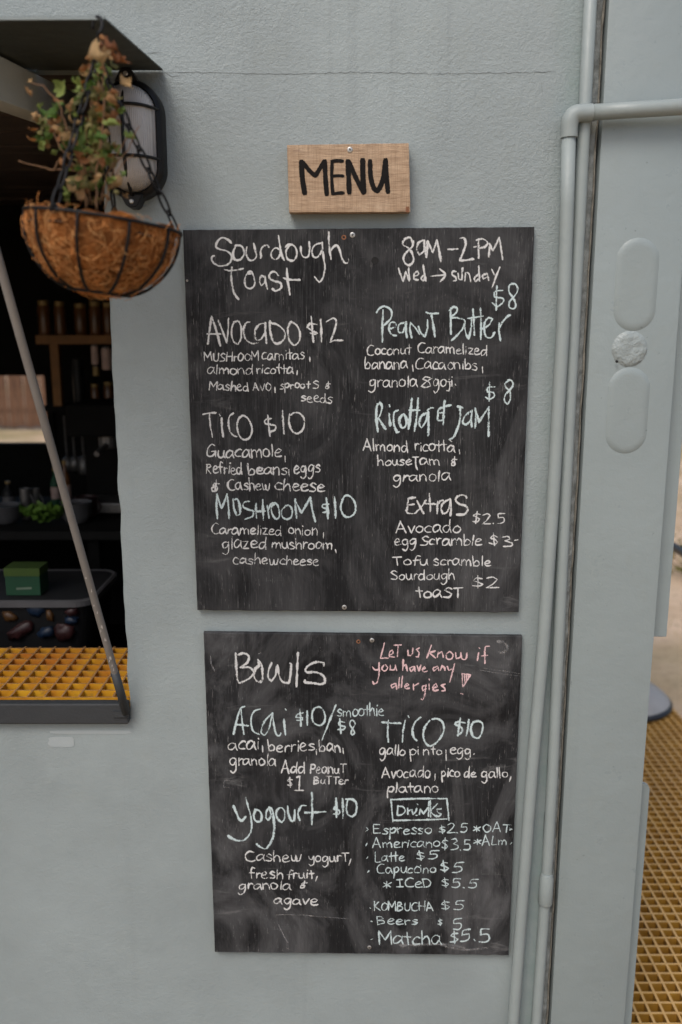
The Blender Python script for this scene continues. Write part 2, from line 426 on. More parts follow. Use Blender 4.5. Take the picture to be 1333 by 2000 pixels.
# ------------------------------------------------------------------ kitchen building
K = empty('kitchen_container', (-1.6, 3.0, 0))
tag(K, 'pale grey painted container kitchen with dark serving hatch and smooth corner post', 'building')
XR, XO = .468, -.466            # right end of the textured wall, right side of the hatch
ZO0, ZO1 = 1.0, 2.334
TOP = 2.72
def wobble_line(a, b, n, amp):
    pts = []
    for i in range(n+1):
        t = i/n; p = a.lerp(b, t)
        if 0 < i < n:
            k = mn.noise(Vector((i*.37+a.x*9, a.z*5, b.z*3))) * amp
            p = p + Vector((k if abs(b.z-a.z) > abs(b.x-a.x) else 0, 0, 0 if abs(b.z-a.z) > abs(b.x-a.x) else k))
        pts.append(p)
    return pts
def wall_sheet():
    bm = bmesh.new()
    outer = [Vector((-4.2, WALL, -.1))]
    outer += [Vector((XR, WALL, -.1))]
    rag = []
    for i in range(1, 60):
        z = -.1 + (TOP+.1)*i/60
        rag.append(Vector((XR + mn.noise(Vector((z*9, 1, 3)))*.004 + mn.noise(Vector((z*31, 4, 3)))*.003 - (.006 if 2.2 < z < 2.34 else 0), WALL, z)))
    outer += rag + [Vector((XR, WALL, TOP)), Vector((-4.2, WALL, TOP))]
    inner = wobble_line(Vector((XO-.003, WALL, ZO0)), Vector((XO, WALL, ZO1)), 60, .004) + \
            wobble_line(Vector((XO, WALL, ZO1)), Vector((-2.9, WALL, ZO1)), 20, .002)[1:] + \
            [Vector((-2.9, WALL, ZO0))] + wobble_line(Vector((-2.9, WALL, ZO0)), Vector((XO-.003, WALL, ZO0)), 50, .0022)[1:-1]
    def loop(pts):
        vs_ = [bm.verts.new(p) for p in pts]
        return [bm.edges.new((vs_[i], vs_[(i+1) % len(vs_)])) for i in range(len(vs_))]
    ed = loop(outer) + loop(inner)
    bmesh.ops.triangle_fill(bm, use_beauty=True, use_dissolve=False, edges=ed, normal=(0, -1, 0))
    res = bmesh.ops.extrude_face_region(bm, geom=bm.faces[:])
    for v in [x for x in res['geom'] if isinstance(x, bmesh.types.BMVert)]: v.co.y += .055
    bmesh.ops.recalc_face_normals(bm, faces=bm.faces)
    bv = [e for e in bm.edges if len(e.link_faces) == 2 and e.calc_face_angle(0) > 1.2 and abs(e.verts[0].co.y-WALL) < 1e-4 and abs(e.verts[1].co.y-WALL) < 1e-4]
    bmesh.ops.bevel(bm, geom=bv, offset=.0035, segments=2, affect='EDGES')
    m = MB(); bm.verts.index_update()
    m.v = [v.co.copy() for v in bm.verts]; m.f = [tuple(v.index for v in f.verts) for f in bm.faces]; bm.free()
    return m
fw = wall_sheet().build('front_wall', M['wall'], K)
tag(fw, 'rough pale grey textured front wall')
YB = 4.15
w_ = MB(); w_.box((.62, 1.90, -.1), (.66, YB+.04, TOP)); w_.build('side_wall', M['post'], K)
w_ = MB(); w_.box((-4.2, 1.9, -.1), (-4.16, YB+.04, TOP)); w_.build('side_wall', M['post'], K)
w_ = MB(); w_.box((-4.2, 1.80, TOP+.002), (.68, YB+.06, TOP+.06)); w_.build('roof', M['post'], K)
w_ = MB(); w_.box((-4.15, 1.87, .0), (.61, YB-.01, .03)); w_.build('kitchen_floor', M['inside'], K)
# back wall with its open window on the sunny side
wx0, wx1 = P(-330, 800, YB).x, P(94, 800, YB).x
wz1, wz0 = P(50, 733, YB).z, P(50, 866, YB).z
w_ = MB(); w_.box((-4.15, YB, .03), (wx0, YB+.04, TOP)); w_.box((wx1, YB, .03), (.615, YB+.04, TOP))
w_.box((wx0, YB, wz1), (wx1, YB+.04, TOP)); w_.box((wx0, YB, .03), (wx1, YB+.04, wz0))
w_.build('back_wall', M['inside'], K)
w_ = MB(); w_.box((wx0-.03, YB-.02, wz0-.03), (wx1+.03, YB-.002, wz0)); w_.box((wx1, YB-.02, wz0), (wx1+.03, YB-.002, wz1)); w_.box((wx0-.03, YB-.02, wz1), (wx1+.03, YB-.002, wz1+.03))
w_.build('window_frame', M['inside'], K)
# ceiling of narrow boards
yb = 1.87
while yb < YB-.02:
    m = MB(); m.box((-4.15, yb, 2.40+U(-.002, .002)), (.61, yb+.094, 2.42)); m.build('ceiling_board', M['ceil'], K); yb += .1
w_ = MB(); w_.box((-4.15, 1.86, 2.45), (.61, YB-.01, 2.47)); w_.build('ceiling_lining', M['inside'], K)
# sill and the counter grating in the hatch
s_ = MB(); s_.box((-2.9, 1.782, .991), (-.4685, 1.806, 1.040)); s_.box((-2.9, 1.8065, .991), (-.4685, 1.86, 1.005))
tag(s_.build('hatch_sill', M['sill'], K, bevel=.004), 'dark grey steel sill of the hatch')
grating(-2.86, -.474, 1.826, 2.145, 1.037, .024, .0042, .0385, .0385).build('counter_grating', M['grate'], K, fixn=False)
s_ = MB(); s_.box((-2.9, 1.862, .93), (-.47, 2.20, .94)); s_.build('shelf_under_grating', simple('brown_stained_board', (.13, .06, .02), .8, 0, .3, 12, .001), K)
# corner post: pressed steel with raised pads
PX0, PX1 = .503, .682
po = MB(); po.box((PX0, 1.797, -.1), (PX1, 1.90, TOP))
post = po.build('corner_post', M['post'], K, bevel=.007); smooth_by_angle(post, 50)
tag(post, 'smooth glossy grey corner post with raised oval pads')
def pad(px, py0, py1, pxw, name, rough=0):
    """raised stadium or disc on the post"""
    a = P(px, py0, 1.797); b = P(px, py1, 1.797); hw = pxw/2/ (FPX/(1.797*_cp+(CAMZ-(a.z+b.z)/2)*_sp))
    cz0 = b.z + hw; cz1 = a.z - hw
    if cz1 < cz0: cz0 = cz1 = (a.z+b.z)/2
    cx = (a.x+b.x)/2
    m = MB(); rings = []
    prof = [(1.0, .001), (.93, -.0015), (.84, -.0040), (.74, -.0056), (.62, -.0060), (.3, -.0058)]
    n = 44; b0 = 0
    for (k, dy) in prof:
        rr = hw*k
        for i in range(n):
            an = 2*pi*i/n; zz = cz1 if sin(an) >= 0 else cz0
            wob = (mn.noise(Vector((cos(an)*3, sin(an)*3, k*4)))*rough)
            m.v.append(Vector((cx+rr*cos(an), 1.797+dy*(.58 if not rough else .7)-abs(wob)*.8, zz+rr*sin(an))))
    for r_ in range(len(prof)-1):
        for i in range(n):
            j = (i+1) % n; m.f.append((r_*n+i, r_*n+j, (r_+1)*n+j, (r_+1)*n+i))
    m.f.append(tuple((len(prof)-1)*n+i for i in range(n)))
    o = m.build(name, M['post'] if not rough else M['padrough'], post, smooth=True); return o
M['padrough'] = painted('thickly_brushed_paint', (.262, .302, .304), .4, .006, .001, .05, (45, 160))
PADK = .72
pad(1243, 463, 648, 86, 'raised_oval_pad'); pad(1226, 716, 887, 84, 'raised_oval_pad'); pad(1230, 646, 716, 70, 'raised_round_plug', .004)
h_ = P(1205, 706, 1.79); q = MB(); q.lathe([(.0001, 0), (.0028, .0), (.0022, .004)], h_, 8, Matrix.Rotation(pi/2, 4, 'X')); q.build('small_hole', M['void'], post)
# flanges standing behind the post
f_ = MB(); f_.box((.684, 1.846, P(1290, 1244, 1.846).z), (.727, 1.856, TOP)); tag(f_.build('side_flange', M['post'], K, bevel=.002), 'upper grey flange behind the post')
z1 = P(1260, 1531, 1.846).z
ou = [(.684, z1), (.704, z1), (.712, z1-.004), (.716, z1-.012), (.716, -.08), (.684, -.08)]
f_ = MB(); f_.prism([(x, 1.846, z) for x, z in ou], [(x, 1.856, z) for x, z in ou]); tag(f_.build('side_flange', M['post'], K), 'lower grey flange behind the post')
# joint between wall and post
j_ = MB(); rows = 150
for i in range(rows+1):
    z = -.1 + (TOP+.1)*i/rows
    for k, x in enumerate((.462, .476, .487, .498)):
        d_ = mn.noise(Vector((x*60, z*28, 2)))*.004 + mn.noise(Vector((x*200, z*90, 5)))*.002
        j_.v.append(Vector((x, WALL+.003+d_ + (.006 if k == 3 else 0), z)))
for i in range(rows):
    for k in range(3): j_.f.append((i*4+k, i*4+k+1, i*4+5+k, i*4+4+k))
j_.build('joint_filler', M['grout'], K, fixn=False)
j_ = MB(); pts = []
for i in range(120):
    z = -.05 + TOP*i/120; pts.append((.4965+mn.noise(Vector((z*14, 0, 0)))*.0022, WALL+.006, z))
j_.tube(pts, [.0016+.0016*abs(mn.noise(Vector((p[2]*20, 3, 1)))) for p in pts], 6); j_.build('rusty_seam', M['rustline'], K)
j_ = MB(); j_.box((.455, 1.862, -.1), (.52, 1.87, TOP)); j_.build('joint_backing', M['void'], K)
# cracks and touched-up paint on the front wall
def crack(pts, w, name='hairline_crack', y=WALL-.0006, amp=1.2, m=None):
    q = MB(); full = []
    for a, b in zip(pts[:-1], pts[1:]):
        n = max(2, int(sqrt((a[0]-b[0])**2+(a[1]-b[1])**2)/7))
        for i in range(n):
            t = i/n; full.append((a[0]+(b[0]-a[0])*t, a[1]+(b[1]-a[1])*t + mn.noise(Vector((a[0]*.1+i*.7, a[1], 7)))*amp*2))
    full.append(pts[-1]); n = len(full)
    for i, p in enumerate(full):
        ww = w*(.35+.9*abs(mn.noise(Vector((p[0]*.09, p[1]*.09, 3)))))*min(1, (i+1)/4, (n-i)/4)
        q.v += [P(p[0], p[1]-ww, y), P(p[0], p[1]+ww, y)] if abs(pts[0][0]-pts[-1][0]) > abs(pts[0][1]-pts[-1][1]) else [P(p[0]-ww, p[1], y), P(p[0]+ww, p[1], y)]
    for i in range(n-1): q.f.append((2*i, 2*i+1, 2*i+3, 2*i+2))
    return q.build(name, m or M['crack'], fw, fixn=False)
crack([(322, 141), (420, 142), (560, 145), (700, 141), (860, 144), (1000, 142), (1085, 140)], .8, amp=1.7)
crack([(280, 105), (300, 103), (318, 102)], 1.2); crack([(318, 138), (335, 150), (352, 148)], 1.4)
crack([(1058, 162), (1060, 186)], .8)
def patch(px, py, w, h, mm, name, seed=0, y=WALL-.0008):
    q = MB(); n = 22; q.v.append(P(px, py, y))
    for i in range(n):
        a = 2*pi*i/n; k = (abs(cos(a))**6+abs(sin(a))**6)**(-1/6)*(1+.12*mn.noise(Vector((cos(a)*2+seed, sin(a)*2, seed))))
        q.v.append(P(px+w/2*k*cos(a), py-h/2*k*sin(a), y))
    for i in range(n): q.f.append((0, 1+i, 1+(i+1) % n))
    return q.build(name, mm, fw, fixn=False)
patch(120, 1449, 50, 20, M['patch'], 'touched_up_paint', 1)
patch(178, 1430, 160, 7, M['patch'], 'touched_up_paint', 4)

# ------------------------------------------------------------------ hatch flap with its arm and prop rod
FX1 = -.340
fl = empty('hatch_flap', (-1.6, 1.8, 2.33))
tag(fl, 'lifted hatch flap with dark underside above the serving hatch', 'hatch flap')
hy, hz, oy, oz = 1.797, 2.3265, 1.357, 2.276
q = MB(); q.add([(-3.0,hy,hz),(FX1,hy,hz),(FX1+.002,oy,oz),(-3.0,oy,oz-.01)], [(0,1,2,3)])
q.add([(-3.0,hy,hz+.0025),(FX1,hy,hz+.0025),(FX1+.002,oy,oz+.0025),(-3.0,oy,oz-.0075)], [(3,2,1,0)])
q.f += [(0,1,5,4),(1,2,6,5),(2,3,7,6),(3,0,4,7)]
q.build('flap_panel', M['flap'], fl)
q = MB(); q.add([(-3.0,oy-.004,oz-.0125),(FX1+.003,oy-.004,oz-.0025),(FX1+.003,oy-.0005,oz-.0025),(-3.0,oy-.0005,oz-.0125),(-3.0,oy-.004,oz-.0095),(FX1+.003,oy-.004,oz+.0005),(FX1+.003,oy-.0005,oz+.0005),(-3.0,oy-.0005,oz-.0095)],
    [(0,3,2,1),(4,5,6,7),(0,1,5,4),(1,2,6,5),(2,3,7,6),(3,0,4,7)])
q.build('edge_strip', M['post'], fl)
def sloped(x0, x1, y0, y1, ztop0, ztop1, h):
    q = MB(); q.add([(x0,y0,ztop0-h),(x1,y0,ztop0-h),(x1,y1,ztop1-h),(x0,y1,ztop1-h),(x0,y0,ztop0),(x1,y0,ztop0),(x1,y1,ztop1),(x0,y1,ztop1)],
        [(0,3,2,1),(4,5,6,7),(0,1,5,4),(1,2,6,5),(2,3,7,6),(3,0,4,7)]); return q
sl_ = (hz-oz)/(hy-oy)
zt = lambda y: oz + sl_*(y-oy) - .004
sloped(-.640, -.583, 1.375, 2.08, zt(1.375), zt(2.08)-.002, .073).build('flap_arm', M['arm_painted_light'], fl, bevel=.003)
sloped(-2.8, -2.743, 1.375, 1.98, zt(1.375)-.008, zt(1.98)-.01, .073).build('flap_arm', M['arm_painted_light'], fl, bevel=.003)

rd = empty('prop_rod', P(247, 1392, 1.776))
tag(rd, 'thin worn metal rod propping up the flap from the sill corner', 'prop rod')
a = P(247, 1392, 1.776); b = Vector((-.60, 1.44, 2.206))
q = MB(); n = 14; q.tube([a.lerp(b, i/n) for i in range(n+1)], .0078, 12); o = q.build('rod', M['rod'], rd, smooth=True)
q = MB(); q.tube([a.lerp(b, .0), a.lerp(b, .09)], .0092, 12); q.build('rod_foot', M['sill'], rd, smooth=True)
for i in range(16):
    t = .05+.24*R(); p = a.lerp(b, t)+Vector((U(-.002, .004), -.0077, U(-.002, .002)))
    q = MB(); q.add([p+Vector((-.0012,0,-.004)), p+Vector((.0012,0,-.003)), p+Vector((.0003,-.0004,.005))], [(0,1,2)])
    q.build('paint_chip', M['tape'], rd, fixn=False)
q = MB(); c_ = P(240, 1398, 1.778); q.box(c_+Vector((-.022, 0, -.004)), c_+Vector((.014, .0035, .010))); q.build('foot_plate', M['sill'], rd)

# ------------------------------------------------------------------ pipes
def zat(py, Y=1.785): return P(600, py, Y).z
def pipe_pts(lst, Y): return [P(px, py, Y) for px, py in lst]
pa = empty('conduit_pipe', (.468, 1.785, -.1)); tag(pa, 'thin grey conduit beside the joint, running full height behind the elbow', 'pipe')
q = MB(); q.tube([(.4655,1.787,2.72),(.4665,1.787,2.2),(.4685,1.787,1.5),(.473,1.786,.86),(.472,1.786,.62),(.466,1.786,.2),(.464,1.786,-.1)], .0122, 14)
q.build('pipe', M['pipe'], pa, smooth=True)
z_ = zat(1745)
q = MB(); q.tube([(.4715,1.784,z_+.052),(.4715,1.784,z_+.040),(.4712,1.784,z_-.022),(.471,1.784,z_-.025)], [.0125,.0158,.0163,.0152], 16); q.build('coupling', M['pipe'], pa, smooth=False); smooth_by_angle(bpy.data.objects[list(WORLD)[-1]], 40)
pb = empty('conduit_pipe', (.43, 1.772, -.1)); tag(pb, 'grey conduit beside the chalkboards that turns right at an elbow near the top', 'pipe')
vp = [P(1111.5, 262, 1.772), P(1108, 400, 1.772), P(1100, 640, 1.772), P(1079, 1000, 1.772), P(1062, 1250, 1.772), P(1040, 1500, 1.772), P(1003, 2000, 1.772), P(975, 2400, 1.772)]
q = MB(); q.tube(vp, .0133, 14); q.build('pipe', M['pipe'], pb, smooth=True)
e0 = P(1157, 220, 1.772)
q = MB(); ha, hb = P(1150, 220, 1.772), P(1352, 207.5, 1.766)
q.tube([ha, ha.lerp(hb, .5), hb, hb+Vector((.012, .004, .001)), hb+Vector((.018, .016, .001)), hb+Vector((.02, .04, .001)), hb+Vector((.02, 1.9, .004))], .0146, 14); q.build('pipe', M['pipe'], pb, smooth=True)
ctr = P(1113, 222, 1.772); v0 = P(1112, 269, 1.772)
arc = [v0, v0.lerp(ctr, .45)]
for i in range(1, 7):
    t = i/7; p0 = v0.lerp(ctr, .45); p2 = ctr.lerp(e0, .45); arc.append((1-t)**2*p0+2*t*(1-t)*ctr+t*t*p2)
arc += [ctr.lerp(e0, .45), e0]
q = MB(); q.tube(arc, [.0160]*2+[.0166]*6+[.0160]*2, 18); o = q.build('elbow', M['pipe'], pb); smooth_by_angle(o, 40)

# ------------------------------------------------------------------ chalk writing
def catmull(pts, step=2.2):
    """smooth stroke through the points, keeping sharp corners"""
    segs = [[pts[0]]]
    for i in range(1, len(pts)):
        segs[-1].append(pts[i])
        if i < len(pts)-1:
            a = (pts[i][0]-pts[i-1][0], pts[i][1]-pts[i-1][1]); b = (pts[i+1][0]-pts[i][0], pts[i+1][1]-pts[i][1])
            la = math.hypot(*a) or 1; lb = math.hypot(*b) or 1
            if (a[0]*b[0]+a[1]*b[1])/(la*lb) < .05: segs.append([pts[i]])
    outp = []
    for s in segs:
        e = [(2*s[0][0]-s[1][0], 2*s[0][1]-s[1][1])] + s + [(2*s[-1][0]-s[-2][0], 2*s[-1][1]-s[-2][1])] if len(s) > 1 else None
        if not e: continue
        for k in range(1, len(e)-2):
            p0, p1, p2, p3 = e[k-1:k+3]; d = math.hypot(p2[0]-p1[0], p2[1]-p1[1]); n = max(1, int(d/step))
            for i in range(n):
                t = i/n
                outp.append(tuple(.5*((2*p1[j])+(-p0[j]+p2[j])*t+(2*p0[j]-5*p1[j]+4*p2[j]-p3[j])*t*t+(-p0[j]+3*p1[j]-3*p2[j]+p3[j])*t**3) for j in (0, 1)))
    outp.append(pts[-1]); return outp
_sc = [0]
def ribbon(mb, pts, w, Y, uvs, wvar=.32):
    """chalk line laid on the board; pts in photo pixels"""
    _sc[0] += 1
    pts = catmull(pts)
    if len(pts) < 2: return
    yo = Y - .00015 - (_sc[0] % 14)*.00006
    n = len(pts); b = len(mb.v); sd_ = R()*50
    # pushed slightly outward at both ends
    def ext(a, c, k):
        d = math.hypot(a[0]-c[0], a[1]-c[1]) or 1; return (a[0]+(a[0]-c[0])/d*k, a[1]+(a[1]-c[1])/d*k)
    pts[0] = ext(pts[0], pts[1], w*.25); pts[-1] = ext(pts[-1], pts[-2], w*.25)
    for i, p in enumerate(pts):
        q0 = pts[max(0, i-1)]; q1 = pts[min(n-1, i+1)]
        tx, ty = q1[0]-q0[0], q1[1]-q0[1]; l = math.hypot(tx, ty) or 1; nx, ny = -ty/l, tx/l
        ww = w/2*(1+wvar*2*mn.noise(Vector((i*.16+sd_, sd_, 1)))+.18*mn.noise(Vector((i*.9, sd_, 4))))
        if i == 0 or i == n-1: ww *= .65
        y = yo - .00005*i/n
        mb.v += [P(p[0]+nx*ww, p[1]+ny*ww, y), P(p[0]-nx*ww, p[1]-ny*ww, y)]
    for i in range(n-1):
        mb.f.append((b+2*i, b+2*i+1, b+2*i+3, b+2*i+2))
        uvs.append([(1, 0), (0, 0), (0, 1), (1, 1)])

# single-line handwriting letters: x right, y up, x-height 1
F = {
'a': (.95, ".72,.85 .40,1 .08,.62 .12,.12 .42,.08 .72,.55; .74,.95 .74,.4 .90,0"),
'b': (.85, ".12,1.65 .12,.8 .15,.05; .15,.45 .45,.92 .76,.6 .62,.1 .15,.05"),
'c': (.75, ".68,.85 .38,1 .08,.55 .20,.08 .68,.10"),
'd': (.95, ".70,.85 .35,.95 .08,.5 .22,.05 .55,.15 .72,.6; .74,1.65 .74,.8 .80,0"),
'e': (.85, ".10,.50 .50,.55 .70,.78 .42,1 .12,.62 .18,.12 .45,.02 .78,.14"),
'f': (.70, ".68,1.45 .42,1.6 .30,1.1 .30,0; .04,.82 .62,.85"),
'g': (.90, ".72,.88 .38,1 .10,.62 .20,.15 .50,.18 .72,.7; .72,.95 .74,.2 .66,-.5 .35,-.85 .08,-.6"),
'h': (.85, ".12,1.65 .12,.8 .14,0; .14,.55 .42,.95 .65,.75 .74,0"),
'i': (.36, ".16,.92 .18,.02; .16,1.35 .19,1.28"),
'j': (.55, ".36,.9 .40,.1 .28,-.6 .02,-.55; .34,1.3 .37,1.22; .1,.88 .55,.9"),
'k': (.80, ".12,1.6 .12,0; .65,.95 .16,.45 .72,0"),
'l': (.34, ".16,1.6 .17,.8 .18,0"),
'm': (1.25, ".10,.95 .12,0; .12,.6 .36,.95 .56,.7 .60,.05; .60,.6 .84,.95 1.04,.7 1.12,0"),
'n': (.85, ".10,.95 .12,0; .12,.6 .42,.97 .66,.7 .72,0"),
'o': (.85, ".42,.98 .12,.72 .12,.22 .42,.02 .72,.28 .70,.76 .38,.96"),
'p': (.85, ".12,.95 .13,.1 .15,-.85; .12,.7 .45,1 .74,.66 .50,.15 .16,.18"),
'r': (.62, ".12,.95 .14,.02; .14,.55 .36,.92 .60,.84"),
's': (.75, ".66,.85 .38,1 .14,.76 .38,.54 .66,.34 .52,.04 .10,.08"),
't': (.66, ".32,1.5 .34,.7 .38,0; .02,.92 .64,.95"),
'u': (.88, ".12,.95 .14,.3 .36,.02 .62,.22 .70,.95; .70,.9 .72,.3 .84,0"),
'v': (.80, ".08,.95 .38,.02 .72,.98"),
'w': (1.15, ".08,.92 .24,.08 .52,.15 .56,.85; .56,.8 .68,.08 .94,.12 1.06,.95"),
'y': (.85, ".10,.95 .22,.45 .48,.35 .70,.95; .72,.98 .72,.1 .60,-.6 .22,-.8 .08,-.55"),
'z': (.75, ".10,.92 .64,.92 .14,.06 .70,.06"),
'A': (1.1, ".06,0 .50,1.65; .50,1.65 .98,0; .20,.55 .84,.58"),
'B': (1.0, ".14,1.6 .14,0; .10,1.55 .55,1.55 .72,1.2 .20,.85; .20,.85 .75,.75 .80,.3 .14,0"),
'C': (1.05, ".92,1.5 .5,1.6 .12,1.0 .2,.25 .6,.0 .98,.12"),
'D': (1.05, ".14,1.55 .16,0; .08,1.5 .60,1.45 .92,.9 .70,.2 .16,0"),
'E': (.95, ".82,1.5 .16,1.45 .10,.05 .80,.08; .12,.78 .70,.82"),
'G': (1.15, ".90,1.45 .5,1.6 .12,1.0 .2,.2 .65,.05 .98,.5 .98,.75; .60,.72 1.0,.75; 1.0,.75 1.02,.05"),
'H': (1.1, ".14,1.5 .14,0; .94,1.6 .92,0; .02,.80 1.0,.80"),
'I': (.8, ".10,1.4 .74,1.45; .42,1.42 .42,.04; .08,.04 .78,.06"),
'J': (.8, ".04,1.1 .72,1.15; .40,1.1 .44,-.1 .56,-.7"),
'K': (1.0, ".14,1.6 .14,0; .80,1.5 .18,.75 .90,.02"),
'L': (.85, ".14,1.6 .12,.1 .24,0 .80,.10"),
'M': (1.25, ".12,0 .14,1.6 .60,.6 1.08,1.6; 1.08,1.6 1.14,0"),
'O': (1.0, ".45,1.45 .12,1.0 .16,.35 .50,.05 .86,.4 .86,1.05 .42,1.42"),
'P': (.95, ".14,1.55 .16,0; .06,1.45 .55,1.55 .80,1.15 .55,.75 .18,.75"),
'R': (1.0, ".14,1.5 .14,0; .08,1.45 .55,1.5 .70,1.15 .20,.80; .20,.80 .82,.0"),
'S': (.95, ".84,1.35 .50,1.55 .18,1.2 .50,.85 .84,.55 .65,.08 .10,.10"),
'T': (.95, ".04,1.45 .90,1.5; .46,1.45 .50,0"),
'U': (1.0, ".12,1.5 .16,.3 .48,.02 .80,.3 .86,1.5"),
'V': (1.0, ".08,1.5 .48,.02 .90,1.55"),
'1': (.45, ".20,1.5 .22,0"), '2': (.95, ".10,1.3 .45,1.55 .72,1.25 .50,.6 .12,.05; .12,.05 .90,.06"),
'3': (.95, ".14,1.4 .55,1.55 .72,1.2 .35,.85; .35,.85 .85,.6 .80,.1 .20,-.05"),
'5': (.95, ".85,1.5 .28,1.45 .22,.85; .22,.85 .70,.85 .78,.35 .50,.02 .10,.08"),
'8': (.9, ".72,1.3 .40,1.5 .20,1.15 .55,.75 .66,.25 .38,.0 .16,.25 .40,.75 .76,1.2"),
'$': (.85, ".70,1.2 .36,1.3 .16,1.0 .45,.8 .70,.55 .50,.25 .10,.35; .40,1.6 .44,.0"),
'&': (.75, ".70,1.0 .28,1.05 .20,.75 .50,.60; .45,.62 .12,.40 .18,.05 .50,.05 .56,.45; .44,1.5 .46,.1"),
'.': (.4, ".12,.08 .20,.02"), ',': (.4, ".16,.25 .12,-.35"), '*': (.9, ".12,1.1 .70,.35; .74,1.1 .10,.40; .40,1.3 .42,.15"),
}
def parse(s): return [[tuple(float(c) for c in p.split(',')) for p in st.split()] for st in s.split(';') if st.strip()]
FR = {'T1': (350,430,1333/360), 'T2': (700,430,1333/360), 'T3': (380,600,1333/320), 'T4': (690,580,1333/340), 'T5': (380,780,1333/320),
      'T6': (690,740,1333/340), 'T7': (380,940,1333/330), 'T8': (740,940,1333/290), 'L1': (390,1220,4.3), 'L2': (690,1220,1333/340),
      'L3': (430,1360,1333/330), 'L4': (710,1370,1333/320), 'L5': (430,1540,1333/280), 'L6': (430,1640,1333/280), 'L7': (700,1540,1333/330), 'L8': (700,1700,1333/330), 'S': (540,260,1333/290)}
def fr(k, x, y): o = FR[k]; return (o[0]+x/o[2], o[1]+y/o[2])
def word(mb, uvs, k, text, x0, y0, x1, y1, xh, Y, w):
    tot = sum(F[c][0] for c in text)-.15
    sx = (x1-x0)/tot; x = 0
    for c in text:
        adv, st = F[c]; jy = U(-.09, .09); jx = U(-.03, .03); js = U(.88, 1.12); sh = U(-.07, .08)
        for s in parse(st):
            pts = []
            for (px, py) in s:
                gx = x + px + jx + sh*py + U(-.04, .04); gy = (py + U(-.05, .05))*js + jy
                t = gx/tot; pts.append(fr(k, x0+gx*sx, y0+(y1-y0)*t - gy*xh))
            if len(pts) == 2: pts.insert(1, ((pts[0][0]+pts[1][0])/2+U(-.3, .3), (pts[0][1]+pts[1][1])/2))
            ribbon(mb, pts, w*U(.88, 1.12), Y, uvs)
        x += adv
def writing(parent, Y, k, label, traced='', words=(), w=4.2, wt=3.0, m='chalk', name='chalk_writing'):
    """traced strokes become one part, every further word a part of its own"""
    jobs = ([None] if traced.strip() else []) + list(words)
    for jb in jobs:
        mb = MB(); uvs = []
        if jb is None:
            for s in parse(traced): ribbon(mb, [fr(k, *p) for p in s], w, Y, uvs)
        else: word(mb, uvs, k, *jb, Y, wt)
        nm = name if jb is not None or sum(1 for _ in parse(traced)) > 3 else ('chalk_mark' if name == 'chalk_writing' else name)
        o = mb.build(nm, M[m], parent, fixn=False)
        ul = o.data.uv_layers.new(name='UVMap')
        i = 0
        for f in uvs:
            for c in f: ul.data[i].uv = c; i += 1
        if label and jb is None: o['label'] = label

# ------------------------------------------------------------------ boards
def board(corners, th, m, name, base_px, label, jag, seed):
    """corners: tl tr br bl in photo pixels, at the front face"""
    Yf = WALL-.003-th
    e = empty(name, P(*base_px, Yf+th/2)); tag(e, label, 'chalkboard')
    cs = [P(x, y, Yf) for x, y in corners]; ol = []
    for i in range(4):
        a, b = cs[i], cs[(i+1) % 4]; n = 40
        nd = Vector(((b-a).z, 0, -(b-a).x)).normalized()
        for k in range(n):
            t = k/n; q = a.lerp(b, t)
            am = jag*.35
            # knocked corners and chewed lower edge
            if i == 2: am = jag*(1.6 if t < .12 or t > .86 else .5)
            v = mn.noise(Vector((t*30+seed, i*7, seed)))*am
            if min(t, 1-t) < .012: v = 0
            ol.append(q + nd*v)
    c0 = sum(ol, Vector())/len(ol)
    q = MB(); mid = [p + (c0-p).normalized()*.0016 for p in ol]
    n = len(ol); q.v = [p.copy() for p in mid] + [p+Vector((0, .0012, 0)) for p in ol] + [p+Vector((0, th, 0)) for p in ol]
    q.f.append(tuple(range(n)))
    for r_ in range(2):
        for i in range(n):
            j = (i+1) % n; q.f.append((r_*n+i, (r_+1)*n+i, (r_+1)*n+j, r_*n+j))
    q.f.append(tuple(reversed(range(2*n, 3*n))))
    o = q.build('panel', m, e)
    return e, Yf
def screw(parent, px, py, Y, r=.0052, m='zinc', name='screw', ring=False):
    q = MB(); c = P(px, py, Y); Mx = Matrix.Rotation(pi/2, 4, 'X')
    if ring: q.lathe([(r, -.0002), (r*.98, .0006), (r*.62, .0007), (r*.5, .0003)], c, 18, Mx)
    else: q.lathe([(r, -.0005), (r, .0009), (r*.85, .0014), (r*.5, .0016)], c, 18, Mx)
    o = q.build(name, M[m], parent); smooth_by_angle(o, 40)
    if not ring:
        for an in (20, 110):
            q = MB(); d = Vector((cos(radians(an)), 0, sin(radians(an)))); e = Vector((-d.z, 0, d.x)); y = -.0019 - (.0001 if an > 90 else 0)
            q.add([c+d*r*.5+e*r*.11+Vector((0,y,0)), c-d*r*.5+e*r*.11+Vector((0,y,0)), c-d*r*.5-e*r*.11+Vector((0,y,0)), c+d*r*.5-e*r*.11+Vector((0,y,0))], [(0,1,2,3)])
            q.build('slot', M['void'], o, fixn=False)
    else:
        q = MB(); q.lathe([(r*.5, .0002), (r*.45, .0004)], c, 12, Mx); q.build('hole', M['void'], o)
    return o
B1, Y1 = board([(357.5, 449), (1044.5, 443), (1013.5, 1196), (386, 1192)], .0125, M['board'], 'chalkboard', (700, 1194), 'larger black chalkboard headed Sourdough Toast, hanging right under the MENU sign', .0022, 3)
B2, Y2 = board([(398, 1236), (1021, 1243), (994, 1866), (420, 1860)], .0125, M['board2'], 'chalkboard', (700, 1863), 'smaller black chalkboard headed Bowls, hanging below the larger one', .0022, 11)
for px, py in ((689, 459), (673, 1186)): screw(B1, px, py, Y1)
screw(B1, 672, 463.5, Y1, .0048, 'rust', 'old_screw_hole', True)
